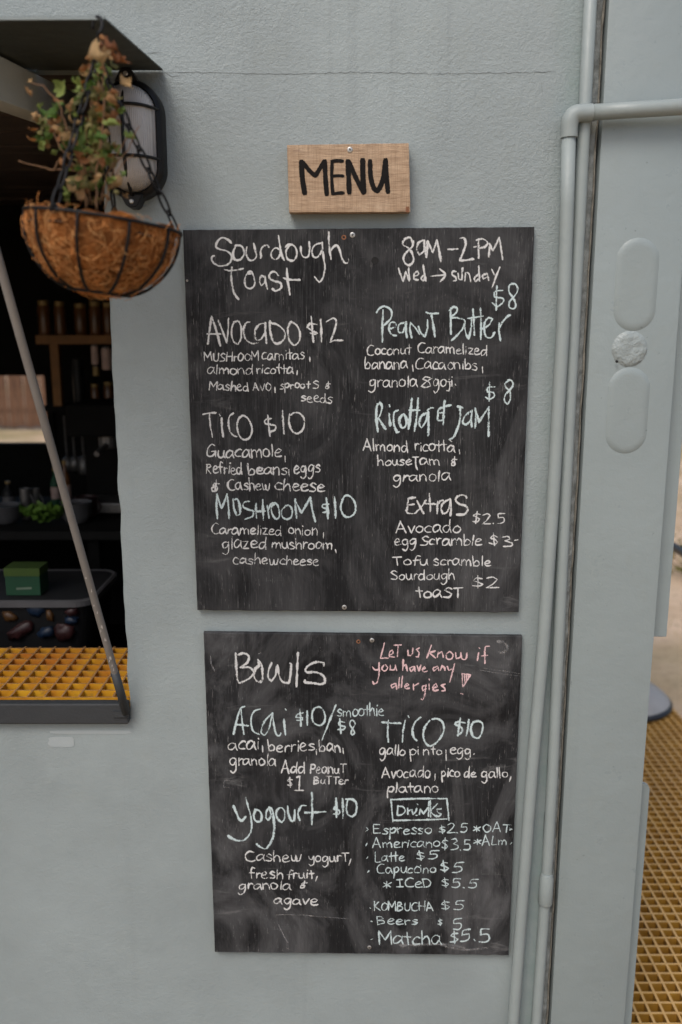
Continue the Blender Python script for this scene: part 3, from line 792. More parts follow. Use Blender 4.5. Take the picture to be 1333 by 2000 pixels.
screw(B1, 733, 509, Y1, .0075, 'void', 'knot_hole', True); screw(B1, 366, 548, Y1, .002, 'tape', 'speck', True)
screw(B2, 727, 1250.5, Y2, .005); screw(B2, 722, 1850, Y2, .0046); screw(B2, 700.5, 1253, Y2, .0046, 'rust', 'old_screw_hole', True)

W = lambda *a, **k: writing(B1, Y1, *a, **k)
W('T1', 'the heading Sourdough Toast in white chalk', "380,165 345,135 305,128 275,160 270,195 300,212 350,225 380,260 370,305 330,328 280,328 240,295 238,265 255,258; 410,188 390,235 400,280 435,288 465,260 468,215 445,185 405,184; 490,195 487,245 505,285 535,290 560,262 552,215 540,168; 605,190 592,215 592,275; 590,230 605,195 635,180 652,195; 730,215 700,200 672,225 670,265 700,285 730,250 735,190; 720,112 728,170 740,240 762,290; 800,180 775,225 785,280 825,292 850,260 848,210 825,180 790,178 770,195; 880,190 885,240 905,268 935,262 945,210 942,155; 1030,165 985,180 962,220 972,262 1000,268 1030,230 1040,165; 1035,160 1045,260 1055,350 1040,420 1015,450 980,410; 1083,85 1085,160 1092,230 1100,283; 1095,222 1120,190 1145,185 1165,225 1180,280 1205,310 1228,300 1225,282; 330,358 370,365 420,360 465,350; 383,340 378,400 385,470 400,530 432,573; 520,388 490,392 476,440 485,480 515,495 545,470 545,420 522,372 498,380; 620,410 595,400 582,440 595,475 620,450 625,410; 622,405 630,460 640,498; 720,400 690,372 660,385 655,420 690,440 735,455 738,490 700,512 675,495; 780,348 785,430 802,540; 755,418 800,430 875,432", w=4.6)
W('T2', 'the opening hours 8am to 2 PM Wed to sunday in white chalk', "395,165 375,125 335,140 322,175 360,200 390,240 400,290 370,325 335,305 330,260 365,215 395,185 397,150; 470,145 435,165 425,215 445,250 475,220 478,150; 478,145 485,210 492,270; 496,270 502,150; 502,150 540,232 570,145; 570,145 585,220 600,300; 650,212 720,208; 738,130 765,130 778,170 760,230 735,292; 735,292 780,290 835,280; 838,195 855,190; 870,135 872,275; 855,145 900,135 935,160 920,190 875,205; 945,265 952,180; 948,170 975,222 1020,125; 1020,125 1034,205 1045,285", w=5)
W('T2', None, "292,348 325,445 345,370 370,435 365,345; 400,405 435,395 430,370 408,385 405,425 435,432; 478,395 455,420 470,440 488,410; 470,325 478,380 490,440; 525,405 630,395; 590,352 630,395 595,445; 708,370 685,370 680,395 705,412 710,435 688,440; 722,385 728,425 750,430 755,345; 772,440 777,380 800,385 815,445; 870,390 840,420 850,445 875,420; 872,330 878,440; 930,385 900,400 905,425 935,410; 935,385 945,435; 965,355 985,395; 1025,340 1000,400 968,490", w=4.4)
W('T2', None, "1045,508 992,515 988,555 1045,565 1048,592 1005,625 970,598; 1003,475 1000,560 998,652; 1130,460 1095,470 1092,520 1120,560 1140,610 1125,640 1095,630 1095,590 1130,550 1155,505 1140,465 1110,455", w=4.2, m='chalkb')
W('T3', 'the item AVOCADO $12 in white chalk', "110,300 125,180 140,75; 140,75 175,180 212,315; 105,218 215,218; 195,105 265,290; 265,290 275,180 278,90; 350,108 315,140 303,210 320,280 355,302 380,250 382,170 360,115 320,122; 450,120 420,130 400,190 420,260 470,295 515,290; 580,130 530,140 495,190 500,260 540,262 575,200 578,125; 575,125 578,200 588,295; 615,110 618,200 640,275; 610,125 680,145 735,200 730,260 680,298 645,285; 790,115 762,170 770,260 810,308 850,280 860,210 830,145 780,120; 995,140 940,135 920,165 955,190 1000,210 985,220 940,210; 950,75 960,180 970,285; 1027,95 1033,180 1035,282; 1075,118 1130,90 1155,115 1140,190 1110,270; 1105,285 1140,270 1208,270", w=4.6)
W('T3', 'small text about mushroom carnitas', "938,405 942,442", [('MUSHrOOM',78,440,520,436,45),('carnitas',548,428,888,424,52)], w=3)
W('T3', 'small text about almond ricotta', "838,515 835,550", [('almond',103,542,472,544,52),('ricotta',505,545,800,538,50)], w=3)
W('T3', 'small text about mashed avo and sprouts', "655,650 658,695", [('Mashed',116,672,440,680,48),('AVO',475,678,622,680,40),('sproot',692,664,932,660,42),('S',960,665,1012,662,38),('&',1058,665,1098,665,45)], w=3)
W('T3', None, '', [('seeds',865,768,1118,780,50)])
W('T4', 'the item Peanut Butter in bluish chalk', "230,100 225,220 225,345; 180,120 200,90 240,72 290,100 290,160 240,215; 280,245 330,225 320,195 285,200 275,250 300,290 332,295; 390,195 350,215 348,265 380,270 400,225; 405,190 405,250 412,312; 440,195 435,250 450,312; 442,200 480,240 508,285; 500,225 515,270 550,305 570,240 570,175; 560,118 600,128 655,125; 600,125 615,220 628,305; 748,85 748,180 750,285; 738,105 770,75 800,85 790,120 750,150; 755,160 800,160 855,180 840,240 800,290 755,335; 850,205 865,280 885,320 905,240 905,170; 918,90 925,190 930,292; 975,85 980,200 978,325; 880,165 940,155 995,145; 985,245 1040,215 1065,170 1040,160 1010,190 1005,250 1020,305 1060,310 1085,270; 1120,200 1118,260 1130,335; 1115,255 1140,200 1180,150 1205,138", w=4.8, m='chalkb')
W('T4', 'small text about coconut and caramelized banana', '', [('Coconut',102,444,438,440,48),('Caramelized',490,428,1022,446,48)])
W('T4', None, "455,520 460,570; 990,535 993,585", [('banana',85,552,412,548,52),('Cacaonibs',470,548,948,556,50)], w=3)
W('T4', None, "783,668 787,676", [('granola',120,685,488,690,54),('8',510,696,602,694,62),('goji',610,688,762,690,54)], w=3)
W('T5', 'the item TiCO $10 in white chalk on the upper board', "70,122 120,112 178,108; 122,115 130,210 148,308; 222,150 225,230 235,305; 205,122 210,132; 318,112 285,140 278,200 295,270 330,300 345,302; 370,140 348,200 360,280 400,328 450,310 470,240 440,160 395,132 365,155; 625,155 580,165 575,195 620,205 660,215 655,250 610,268; 597,130 605,210 615,300; 717,90 722,180 730,280; 775,120 770,190 795,255 840,278 885,240 895,170 860,115 810,108 785,130", w=4.6)
W('T5', None, "738,462 740,508", [('Guacamole',95,474,702,466,66)], w=3.4, wt=3.6)
W('T5', None, "768,572 772,628", [('Refried',90,600,388,612,58),('beans',435,612,748,610,60),('eggs',805,602,1020,588,58)], w=3.4, wt=3.8)
W('T5', None, '', [('&',130,748,188,748,62),('Cashew',268,738,608,740,58),('cheese',655,738,1055,748,62)], wt=3.7)
W('T6', None, "1085,60 1035,65 1030,95 1075,105 1080,135 1045,155 1015,140; 1045,25 1045,90 1042,170; 1190,15 1165,35 1170,65 1200,95 1205,150 1185,195 1160,170 1165,125 1200,85 1225,45 1210,10 1185,10", w=4.2, m='chalkb')
W('T6', 'the item Ricotta and Jam in bluish chalk', "185,190 178,290 190,405; 180,210 205,180 222,215 210,270 195,300; 195,300 220,340 250,385; 275,265 285,360; 278,200 281,212; 345,240 315,260 312,340 335,410 352,405; 380,270 355,310 370,370 400,365 410,310 388,268; 450,150 440,260 425,385; 498,148 490,270 472,400; 430,240 510,240; 560,260 520,290 508,345 525,375 560,320 575,260; 570,240 595,222 614,222; 575,250 578,340 575,435; 750,200 690,215 655,235 648,262 700,258; 700,165 695,250 690,350; 650,270 648,318 685,318 700,285; 800,210 842,222; 820,210 820,300 800,380 770,445 735,465; 910,245 860,280 840,330 865,350 900,320; 912,240 905,310 910,370; 935,375 940,290 935,225; 935,230 965,330 1040,215; 1040,215 1038,320 1038,440", w=5.2, m='chalkb')
W('T6', None, "812,540 818,576; 735,465 755,480", [('Almond',75,552,418,560,52),('ricotta',465,550,772,556,52)], w=3.2, wt=3.2)
W('T6', None, '', [('house',185,668,440,658,46),('Jam',452,660,660,662,48),('&',745,664,788,664,44)], wt=3.2)
W('T6', None, '', [('granola',300,788,738,780,54)], wt=3.2)
W('T7', 'the item MUSHROOM $10 in white chalk', "182,295 175,200 180,100; 178,105 215,215 260,100; 258,100 270,200 275,295; 305,140 315,220 335,270 360,255 358,190 340,140 320,145; 435,158 395,165 385,200 430,225 465,235 460,275 400,300; 488,175 485,235 492,290; 470,240 560,235; 540,145 542,230 545,305; 575,190 583,240 590,290; 583,230 600,190 620,170; 640,170 610,200 612,250 640,295 665,290 672,240 655,185 630,170; 720,195 690,230 695,280 730,300 765,280 772,225 745,190 715,198; 795,140 800,220 808,290; 800,160 845,250 915,130; 915,125 930,220 955,320; 1060,180 1015,185 1012,205 1050,220 1060,240 1015,247; 1040,130 1050,215 1055,295; 1105,125 1112,210 1115,290; 1175,140 1155,200 1175,265 1220,282 1265,250 1270,180 1235,125 1195,112 1165,145", w=4.8, m='chalkb')
W('T7', None, "1020,405 1018,447", [('Caramelized',130,415,685,424,48),('onion',740,415,966,425,50)], w=3, wt=3.1)
W('T7', None, "1112,538 1120,564", [('glazed',215,528,562,532,56),('mushroom',605,530,1082,536,52)], w=3.2, wt=3.1)
W('T7', None, '', [('cashew',303,650,652,660,48),('cheese',670,660,978,662,46)], wt=3.1)
W('T8', 'the heading Extras in white chalk', "265,160 260,220 255,280 320,290 345,270; 265,155 330,145; 258,215 320,205; 345,175 375,235 405,290; 425,170 385,230 345,270; 455,110 462,200 465,270; 420,200 520,205; 530,180 525,290; 528,220 550,180 580,170; 640,160 585,190 560,240 575,290 610,280 640,220 645,160; 640,155 650,230 645,310; 790,150 770,125 720,130 690,165 720,200 780,220 800,255 770,295 700,300", w=4.8)
W('T8', None, '', [('Avocado',148,465,728,462,64),('$2.5',830,385,1132,378,62)], wt=3.2)
W('T8', None, "1220,530 1250,525", [('egg',140,580,332,575,55),('Scramble',370,574,918,572,58),('$3',985,578,1190,592,62)], w=3, wt=3.3)
W('T8', None, '', [('Tofu',120,756,438,752,52),('scramble',485,750,998,764,56)], wt=3.2)
W('T8', None, '', [('Sourdough',103,886,678,882,54),('$2',835,958,1070,962,62)], wt=3.1)
W('T8', None, '', [('toaST',338,1042,738,1046,60)], wt=3.9)
W = lambda *a, **k: writing(B2, Y2, *a, **k)
W('L1', 'the heading Bowls in white chalk', "303,238 310,340 320,465 340,490; 325,255 370,240 415,265 400,320 345,360; 350,358 420,360 455,400 420,450 340,490; 490,300 500,340 465,380 460,440 490,478 525,470 530,400 520,330 490,295; 605,320 580,390 580,450 605,475 640,420 655,340; 655,340 670,430 700,480 750,490 765,420 770,330 760,325; 828,235 822,350 815,520; 1045,345 1045,318 980,315 920,340 890,375 905,400 980,400 1040,430 1055,480 1020,500 960,490 890,485 885,465", w=5.6)
W('L1', None, "92,265 100,330 128,390; 1020,220 1035,222; 495,245 515,238", w=4, m='chalkf', name='chalk_smudge')
W('L2', 'the note Let us know if you have any allergies in pink chalk', "240,140 225,200 210,258 270,255; 275,235 305,220 300,195 280,210 278,245 318,248; 315,158 370,155; 345,158 340,245; 420,195 422,235 450,232 458,180; 508,178 485,190 505,215 500,248 482,246; 600,158 565,255; 630,200 585,215 632,255; 645,250 652,210; 652,225 680,205 692,250; 740,205 715,225 720,262 755,262 765,230 742,205; 785,215 790,260 820,250 825,215; 825,215 835,262 865,262 872,215; 962,215 952,275; 965,178 970,182; 1045,165 1015,170 1008,220 1010,298; 985,240 1030,235; 150,325 165,345 195,340 200,290; 200,290 200,370 185,440 160,455 150,435; 235,310 220,340 245,355 265,330 248,305; 285,310 285,345 315,345 325,310; 322,310 335,352; 385,268 380,350; 382,320 405,305 415,355; 460,320 435,335 445,358 470,335; 468,320 475,358; 490,315 505,355 520,310; 530,345 555,335 545,322 530,345 545,362 568,355; 640,320 612,335 620,355 650,330; 648,318 658,352; 670,350 680,315 700,330 705,350; 720,320 735,350 755,340; 778,300 760,370 740,440; 320,450 292,465 300,485 330,465; 328,450 335,495; 355,405 350,485; 378,395 370,480; 395,475 425,462 415,450 395,470 405,490 432,485; 462,455 464,500; 464,472 502,450; 555,465 530,475 535,505 560,490; 558,460 550,530 535,575 522,570; 582,455 584,500; 582,418 586,423; 612,485 645,475 635,450 612,475 620,505 652,500; 705,455 675,465 700,485 705,505 680,508; 835,375 900,385 842,475; 840,475 835,375; 852,385 858,445; 866,386 870,425; 880,388 880,405; 825,528 840,532", w=3.7, m='chalkp')
W('L2', None, "1110,130 1150,135 1180,165 1178,195 1150,215 1120,210", w=10, m='chalkf', name='chalk_smudge')
W('L2', None, "1000,335 1120,350 1290,378; 960,345 1100,370 1280,395", w=2, m='chalkf', name='chalk_smudge')
W('L8', None, "690,600 850,625 1020,610; 330,590 700,585 840,610", w=7, m='chalkf', name='chalk_smudge')
W('L3', 'the item Acai $10 in bluish chalk', "195,80 160,100 130,200 108,300; 165,95 175,190 190,300; 120,222 225,232; 318,100 270,120 245,180 260,270 310,300; 415,130 350,200 325,280 350,310 385,260 415,130; 415,130 425,220 445,300 470,310 480,290; 505,180 510,240 518,305; 516,100 521,108; 655,130 610,145 600,165 650,170 650,185 605,190; 630,100 635,160 640,235; 688,115 690,228; 750,90 728,130 735,200 785,230 825,200 825,130 790,85 750,92; 915,68 870,180 805,345", w=4.3, m='chalkb')
W('L3', None, "985,205 945,200 940,225 990,240 975,262 930,262; 945,175 955,295; 1060,195 1035,190 1025,225 1050,260 1062,290 1045,305 1035,285 1050,250 1068,215 1050,190", [('smoothie',922,158,1290,152,56)], w=3.4, wt=3.0, m='chalkb')
W('L3', None, "335,390 338,440; 760,420 762,462; 970,410 975,452", [('acai',62,420,302,418,62),('berries',375,438,738,428,58),('ban',780,430,948,436,58)], w=3.1, wt=3.3)
W('L3', None, '', [('granola',76,546,438,550,56),('Add',480,602,668,610,58),('PeanuT',705,606,988,606,48)], wt=3.3)
W('L3', None, "605,640 630,630 625,740; 590,742 660,742", [('$',525,718,572,720,50),('BuTTer',735,692,1006,692,40)], w=3.2, wt=3.2)
W('L3', None, "100,665 40,665 28,715 90,722", w=2.6, m='chalkf', name='chalk_smudge')
W('L4', 'the item TiCO $10 in bluish chalk on the lower board', "150,170 230,175 305,178; 205,155 198,240 205,330; 340,155 325,240 318,330; 365,118 372,130; 468,130 425,165 400,230 410,290 435,318; 540,155 500,210 488,280 510,340 550,362 610,320 655,240 645,170 600,140 560,145; 830,175 770,165 745,185 800,215 800,250 765,275; 790,135 780,200 770,280; 858,148 850,220 838,280; 895,165 875,220 890,280 935,298 965,250 970,180 930,160 890,175", w=5, m='chalkb')
W('L4', None, "672,395 676,480; 898,432 903,426", [('gallo',130,440,338,440,55),('pi',372,442,450,440,52),('nto',485,440,636,436,45),('egg',700,430,872,434,50)], w=3, wt=3.1)
W('L4', None, "585,590 582,645; 1202,610 1190,650", [('Avocado',150,622,542,616,55),('pico',630,615,782,614,50),('de',815,618,912,614,48),('gallo',955,620,1172,618,50)], w=3, wt=3.2)
W('L4', None, '', [('platano',190,742,608,742,52)], wt=3.3)
W('L5', 'the item yogourt $10 in bluish chalk', "125,160 150,220 175,280 205,300 240,260; 240,85 260,160 285,250 295,350 280,420 230,475 170,485 110,465 75,440; 330,200 315,250 330,300 375,305 390,260 370,210 325,195; 480,180 440,200 430,270 450,295 475,250 460,180; 455,175 485,200 500,290 505,380 485,480 430,558 370,540 340,515; 555,180 525,215 535,280 575,315 600,280 600,210 570,178 540,185; 630,165 635,230 660,295 690,295 695,200; 745,170 725,240 745,295; 735,210 760,160 800,160; 855,38 858,180 855,335; 790,225 880,222 985,215; 1080,160 1062,190 1112,205 1105,240 1058,238; 1078,90 1085,200 1085,268; 1140,95 1145,190 1143,275; 1190,100 1175,180 1190,240 1230,260 1265,220 1270,150 1240,105 1170,100", w=5.2, m='chalkb')
W('L6', None, "1218,180 1200,236", [('Cashew',232,202,748,204,62),('yogurT',818,206,1188,206,54)], w=3, wt=3.3)
W('L6', None, "905,340 890,386", [('fresh',268,360,578,358,58),('fruit',620,364,862,362,54)], w=3, wt=3.3)
W('L6', None, '', [('granola',168,460,652,466,58),('&',736,452,796,450,42)], wt=3.3)
W('L6', None, '', [('agave',498,602,902,612,58)], wt=3.3)
W('L6', None, "515,712 540,698 750,700 850,708 1000,720 1195,735; 532,762 542,775; 545,790 600,905 635,960; 620,1005 650,1020", w=2.3, m='chalkf', name='chalk_smudge')
W('L7', 'the boxed heading Drinks in bluish chalk', "260,88 480,80 700,80; 700,80 708,160 716,252; 716,240 500,248 275,252; 258,85 266,170 275,262; 315,135 308,210; 310,140 355,145 370,180 345,205 310,212; 390,155 392,205; 392,178 425,165; 425,165 432,205 455,180 462,152; 452,212 466,212; 466,122 470,128; 484,206 490,160 515,200 552,150; 570,95 572,225; 560,100 555,220; 625,120 575,180 620,225; 655,160 620,165 630,190 655,200 640,218 610,215", w=3.8, m='chalkb')
dk = dict(wt=2.8, w=2.8, m='chalkb')
W('L7', None, "65,308 80,322 62,338; 1195,312 1212,322 1195,328", [('Espresso',118,358,572,358,46),('$2.5',630,355,858,348,44),('*',903,345,962,345,38),('OAT',982,345,1190,345,44)], **dk)
W('L7', None, "60,452 70,432; 1200,440 1212,428", [('Americano',108,466,638,464,46),('$3.5',650,482,890,490,56),('*',903,445,968,445,38),('ALm',975,448,1168,444,46)], **dk)
W('L7', None, "68,552 76,540", [('Latte',130,580,358,574,46),('$5',452,562,622,560,44)], **dk)
W('L7', None, "74,662 86,648", [('Capuccino',143,668,608,664,44),('$5',638,664,815,660,54)], **dk)
W('L8', None, '', [('*',188,145,262,145,48),('ICeD',298,136,578,134,42),('$5.5',650,136,930,136,45)], **dk)
W('L8', None, "92,296 100,300", [('KOMBUCHA',122,318,588,318,44),('$5',648,316,832,310,48)], **dk)
W('L8', None, "100,400 110,404", [('Beers',145,428,458,426,40),('$',618,436,662,436,36),('5',738,468,820,466,58)], **dk)
W('L8', None, "102,545 114,540; 915,545 922,555", [('Matcha',155,580,648,584,66),('$5',715,582,885,552,62),('5',945,570,1035,566,66)], wt=3.4, w=3.4, m='chalkb')

# MENU sign
YS = WALL-.003-.029
SG = empty('menu_sign', P(683, 418, YS+.02)); tag(SG, 'small pale wooden block sign reading MENU in thick black letters', 'sign')
cs = [P(561, 283, YS), P(799, 279.5, YS), P(802, 414, YS), P(565, 415, YS)]
ol = []
for i in range(4):
    a, b = cs[i], cs[(i+1) % 4]
    for k in range(14):
        t = k/14; p = a.lerp(b, t); p += Vector((mn.noise(Vector((i*5, t*9, 1)))*.0009, 0, mn.noise(Vector((i*5, t*9, 8)))*.0009)); ol.append(p)
# a broken notch at the lower right corner
q = MB(); q.prism(ol, [p+Vector((0, .029, 0)) for p in ol]); q.build('wood_block', M['wood'], SG, bevel=.0012)
c_ = P(796, 408, YS); q = MB(); q.box(c_+Vector((-.003, -.0008, -.006)), c_+Vector((.0035, .002, .004))); q.build('split_corner', M['rust'], SG)
scs = screw(SG, 684, 292.5, YS, .0052)
mb = MB(); uvs = []
def fat(s, w):
    w *= .90
    for st in parse(s): ribbon(mb, [fr('S', *p) for p in st], w, YS, uvs, .07)
fat("226,250 234,400 256,545", 11.6); fat("234,255 292,330 350,385", 9.8); fat("350,385 396,310 434,248", 9.8); fat("436,245 441,390 454,555", 10.4)
fat("502,252 498,400 508,545", 7.6); fat("494,254 550,248 600,252", 8); fat("500,388 550,382 604,385", 7); fat("500,546 550,540 606,536", 7.4)
fat("642,245 650,400 656,540", 11); fat("650,250 715,400 788,540", 10.5); fat("776,235 778,380 786,535", 11.8)
fat("842,245 848,390 875,490 905,520 935,480 965,380 980,240", 10.8); fat("982,235 990,390 1004,535", 10.6)
lt = mb.build('painted_letters', M['ink'], SG, fixn=False)

# ------------------------------------------------------------------ bulkhead lamp
LX, LZ, LH, LW = -.399, 2.196, .108, .061
lamp = empty('bulkhead_lamp', (LX, WALL, LZ)); tag(lamp, 'black oval bulkhead lamp with wire cage and ribbed frosted glass beside the hatch', 'wall lamp')
def stadium(hw, hh, y, n=56, k=1.0):
    pts = []
    for i in range(n):
        a = 2*pi*i/n; c, s = cos(a), sin(a); off = max(0, hh-hw)
        pts.append(Vector((LX+hw*c, y, LZ+(off if s >= 0 else -off)+hw*s)))
    return pts
def shell(prof, name, m, par, n=56, cap=True):
    q = MB()
    for hw, hh, y in prof: q.v += stadium(hw, hh, y, n)
    for r_ in range(len(prof)-1):
        for i in range(n): j = (i+1) % n; q.f.append((r_*n+i, r_*n+j, (r_+1)*n+j, (r_+1)*n+i))
    if cap: q.f.append(tuple((len(prof)-1)*n+i for i in range(n)))
    o = q.build(name, m, par); smooth_by_angle(o, 40); return o
shell([(LW, LH, 1.799), (LW, LH, 1.768), (LW-.003, LH-.003, 1.761), (LW-.010, LH-.010, 1.757), (LW-.012, LH-.012, 1.761), (LW-.012, LH-.012, 1.785)], 'base_ring', M['black_plastic'], lamp)
shell([(LW-.0125, LH-.0125, 1.766), (LW-.0135, LH-.014, 1.746), (LW-.017, LH-.018, 1.730), (LW-.026, LH-.028, 1.717), (LW-.036, LH-.042, 1.709), (LW-.048, LH-.06, 1.706)], 'glass_cover', M['glass'], lamp)
for sz in (1, -1):
    q = MB(); c = Vector((LX-.002, 1.752, LZ+sz*(LH+.004))); q.prism([c+Vector((x, 0, z*sz)) for x, z in ((-.022, -.012), (.022, -.012), (.012, .007), (.006, .012), (-.006, .012), (-.012, .007))], [c+Vector((x, .04, z*sz)) for x, z in ((-.022, -.012), (.022, -.012), (.012, .007), (.006, .012), (-.006, .012), (-.012, .007))])
    q.build('lug', M['black_plastic'], lamp, bevel=.002)
    q = MB(); q.lathe([(.0045, -.001), (.0045, .001), (.003, .0025)], c+Vector((0, 0, sz*.001)), 14, Matrix.Rotation(pi/2, 4, 'X')); q.build('screw', M['zinc'], lamp)
q = MB(); pts = []
for i in range(25):
    t = -1+2*i/24; z = LZ + t*(LH-.006); d = (1-abs(t)**3.2)
    pts.append((LX, 1.749-.050*d, z))
q.tube(pts, .0032, 8); q.build('cage_wire', M['black_plastic'], lamp, smooth=True)
for sz in (.46, -.36):
    q = MB(); pts = []
    for i in range(21):
        t = -1+2*i/20; pts.append((LX+t*(LW-.005), 1.749-.048*(1-abs(t)**3), LZ+sz*LH))
    q.tube(pts, .0029, 8); q.build('cage_wire', M['black_plastic'], lamp, smooth=True)

# ------------------------------------------------------------------ hanging basket
BY = 1.345
BC = P(203, 434, BY); BR = .1105
bk = empty('hanging_basket', BC); tag(bk, 'wire hanging basket with shaggy orange coconut coir liner on black chains', 'hanging basket')
TILT = Matrix.Rotation(radians(7.5), 4, 'Y')
def bl(p): return BC + TILT @ Vector(p)
H = .098
def prof(t):   # t 0 at the rim .. 1 at the bottom
    a = t*pi/2; return BR*cos(a)**.72 if t < 1 else 0, -H*sin(a)**1.15
q = MB(); nr, na = 26, 84
for i in range(nr+1):
    t = i/nr*.985; r, z = prof(t)
    for k in range(na):
        a = 2*pi*k/na
        d = mn.noise(Vector((cos(a)*3, sin(a)*3, t*4)))*.007 + mn.noise(Vector((cos(a)*13, sin(a)*13, t*14)))*.004
        rib = .0035*abs(sin(a*5+.3))
        rr = r-.0065+d+rib; zz = z + (0.010*(.4+mn.noise(Vector((cos(a)*3, sin(a)*3, 9)))) if i == 0 else 0)
        q.v.append(bl((rr*cos(a), rr*sin(a), zz)))
for i in range(nr):
    for k in range(na): k2 = (k+1) % na; q.f.append((i*na+k, i*na+k2, (i+1)*na+k2, (i+1)*na+k))
q.f.append(tuple(nr*na+k for k in range(na)))
liner = q.build('coir_liner', M['coir'], bk, smooth=True, fixn=True)
q = MB(); q.lathe([(BR*.4, -.02), (BR*.95, -.016), (BR*.93, -.012), (0.001, -.006)], (0, 0, 0), 30); q.v = [bl(p) for p in q.v]
q.build('potting_soil', simple('dry_soil', (.03, .02, .014), .95, 0, .4, 60, .004), bk)
for mm, cnt in (('fibre', 1500), ('fibre2', 650)):
    q = MB()
    for _ in range(cnt):
        a = U(0, 2*pi); t = R()**.8*.97; r, z = prof(t)
        base = Vector(((r-.004)*cos(a), (r-.004)*sin(a), z)); nrm = Vector((cos(a)*(1-t*.6), sin(a)*(1-t*.6), -t)).normalized()
        tan_ = nrm.cross(Vector((R()-.5, R()-.5, R()-.5))).normalized(); ln = U(.008, .026); curl = U(-1, 1); lift = U(.0, .003) if R() < .93 else U(.004, .011)
        sidev = nrm.cross(tan_); pts = []
        for i in range(6):
            s = i/5; ang = s*curl*2.4
            p = base + (tan_*cos(ang)+sidev*sin(ang))*ln*s + nrm*(lift*sin(pi*s*.8)+.002)
            rr = math.hypot(p.x, p.y); pts.append(bl(p))
        q.tube(pts, .00042 if mm == 'fibre' else .00038, 3, caps=False)
    o = q.build('loose_fibres', M[mm], bk, fixn=False); o['kind'] = 'stuff'
# wire frame
q = MB(); q.tube([bl(((BR+.001)*cos(2*pi*k/64), (BR+.001)*sin(2*pi*k/64), 0)) for k in range(64)], .0024, 8, closed=True); q.build('rim', M['black_metal'], bk, smooth=True)
br_, bz_ = .044, -H-.0035
q = MB(); q.tube([bl((br_*cos(2*pi*k/40), br_*sin(2*pi*k/40), bz_)) for k in range(40)], .0021, 8, closed=True); q.build('bottom_ring', M['black_metal'], bk, smooth=True)
for k in range(10):
    a = 2*pi*(k+.42)/10; q = MB(); pts = []
    for i in range(15):
        t = i/14; r, z = prof(t*.80); r += .0046*sin(pi*min(1, t*2)/2); z = z - .004*t
        rb = r + (br_-r)*max(0, (t-.72)/.28)**1.5; zb = z + (bz_-z)*max(0, (t-.72)/.28)
        pts.append(bl((rb*cos(a), rb*sin(a), zb)))
    q.tube(pts, .0023, 7); q.build('rib_wire', M['black_metal'], bk, smooth=True)
# hook and chains
HK = P(190, 112, BY)
q = MB(); pts = []
ht = P(186, 30, BY)
edge = Vector((HK.x, BY, ht.z-.004))
for i in range(13):
    a = radians(200-250*i/12)-.2
    pts.append(Vector((ht.x+.001+.009*cos(a)*.9, BY+.010*sin(a*.5)+.002, ht.z-.012+.013*sin(a))))
pts += [P(193, 70, BY), P(193, 95, BY), P(190, 112, BY)]
q.tube(pts, .0024, 8); q.build('hook', M['black_metal'], bk, smooth=True)
def chain(a, b, tw=0):
    q = MB(); d = b-a; ln = d.length; step = .029; n = max(2, int(ln/step)); d.normalize()
    s1 = d.cross(Vector((0, 1, 0))).normalized(); s2 = d.cross(s1)
    for i in range(n):
        c = a + d*(ln*(i+.5)/n); hl = ln/n*.62; sd_ = s1 if i % 2 else s2
        sd_ = (s1*cos(i*pi/2+tw)+s2*sin(i*pi/2+tw))
        pts = []
        for k in range(14):
            an = 2*pi*k/14; pts.append(c + d*hl*cos(an)*(1 if abs(cos(an)) > .1 else 1) + sd_*.0056*sin(an))
        q.tube(pts, .0018, 6, closed=True)
    return q
for an, tw in ((249, .6), (95, .9), (24, .5)):
    a = radians(an); q = chain(HK, bl(((BR+.001)*cos(a), (BR+.001)*sin(a), .002)), tw); q.build('chain', M['black_metal'], bk, smooth=True)
    c = bl(((BR+.001)*cos(a), (BR+.001)*sin(a), .001))
    q = MB(); q.tube([c+Vector((.0058*cos(2*pi*k/14), 0, .0058*sin(2*pi*k/14))) for k in range(14)], .0013, 6, closed=True); q.build('clip_ring', M['black_metal'], bk, smooth=True)

# ------------------------------------------------------------------ dried ivy in the basket
iv = empty('potted_ivy', BC+Vector((0, 0, .0))); tag(iv, 'half dried climbing ivy with green and brown curled leaves in the basket', 'plant')
def stem(px_pts, r=.0012, dy=None):
    dy = dy or [0]*len(px_pts)
    pts = [P(x, y, BY+dd) for (x, y), dd in zip(px_pts, dy)]
    q = MB(); full = []
    for i in range(len(pts)-1):
        for k in range(6):
            p = pts[i].lerp(pts[i+1], k/6)+Vector((U(-.001, .001), U(-.001, .001), U(-.001, .001))); full.append(p)
    full.append(pts[-1]); q.tube(full, [r*(1.1-.5*i/len(full)) for i in range(len(full))], 5); q.build('stem', M['ivy_stem'], iv, smooth=True)
stem([(170, 410), (160, 340), (165, 280), (180, 200), (195, 130), (198, 75)], .0019, [.03, .02, .01, .01, 0, 0])
stem([(190, 412), (188, 340), (200, 260), (205, 200), (200, 150)], .0017, [-.03]*5)
stem([(175, 400), (150, 330), (120, 290), (95, 240), (75, 205)], .0013, [0, 0, .01, .02, .02])
stem([(180, 400), (165, 330), (130, 250), (115, 200), (85, 168), (60, 160)], .0012, [0, -.02, -.03, -.03, -.03, -.03])
stem([(185, 335), (150, 333), (105, 332), (70, 323), (36, 314)], .0012, [0, -.01, -.02, -.02, -.02])
stem([(105, 332), (112, 318), (125, 312)], .0009, [-.02]*3)
stem([(205, 410), (215, 360), (225, 320), (250, 295), (260, 270), (273, 245)], .0010, [-.02]*6)
stem([(195, 400), (210, 340), (235, 290), (250, 268)], .0010, [-.02]*4)
stem([(225, 345), (240, 320), (262, 300)], .0007, [-.03]*3)
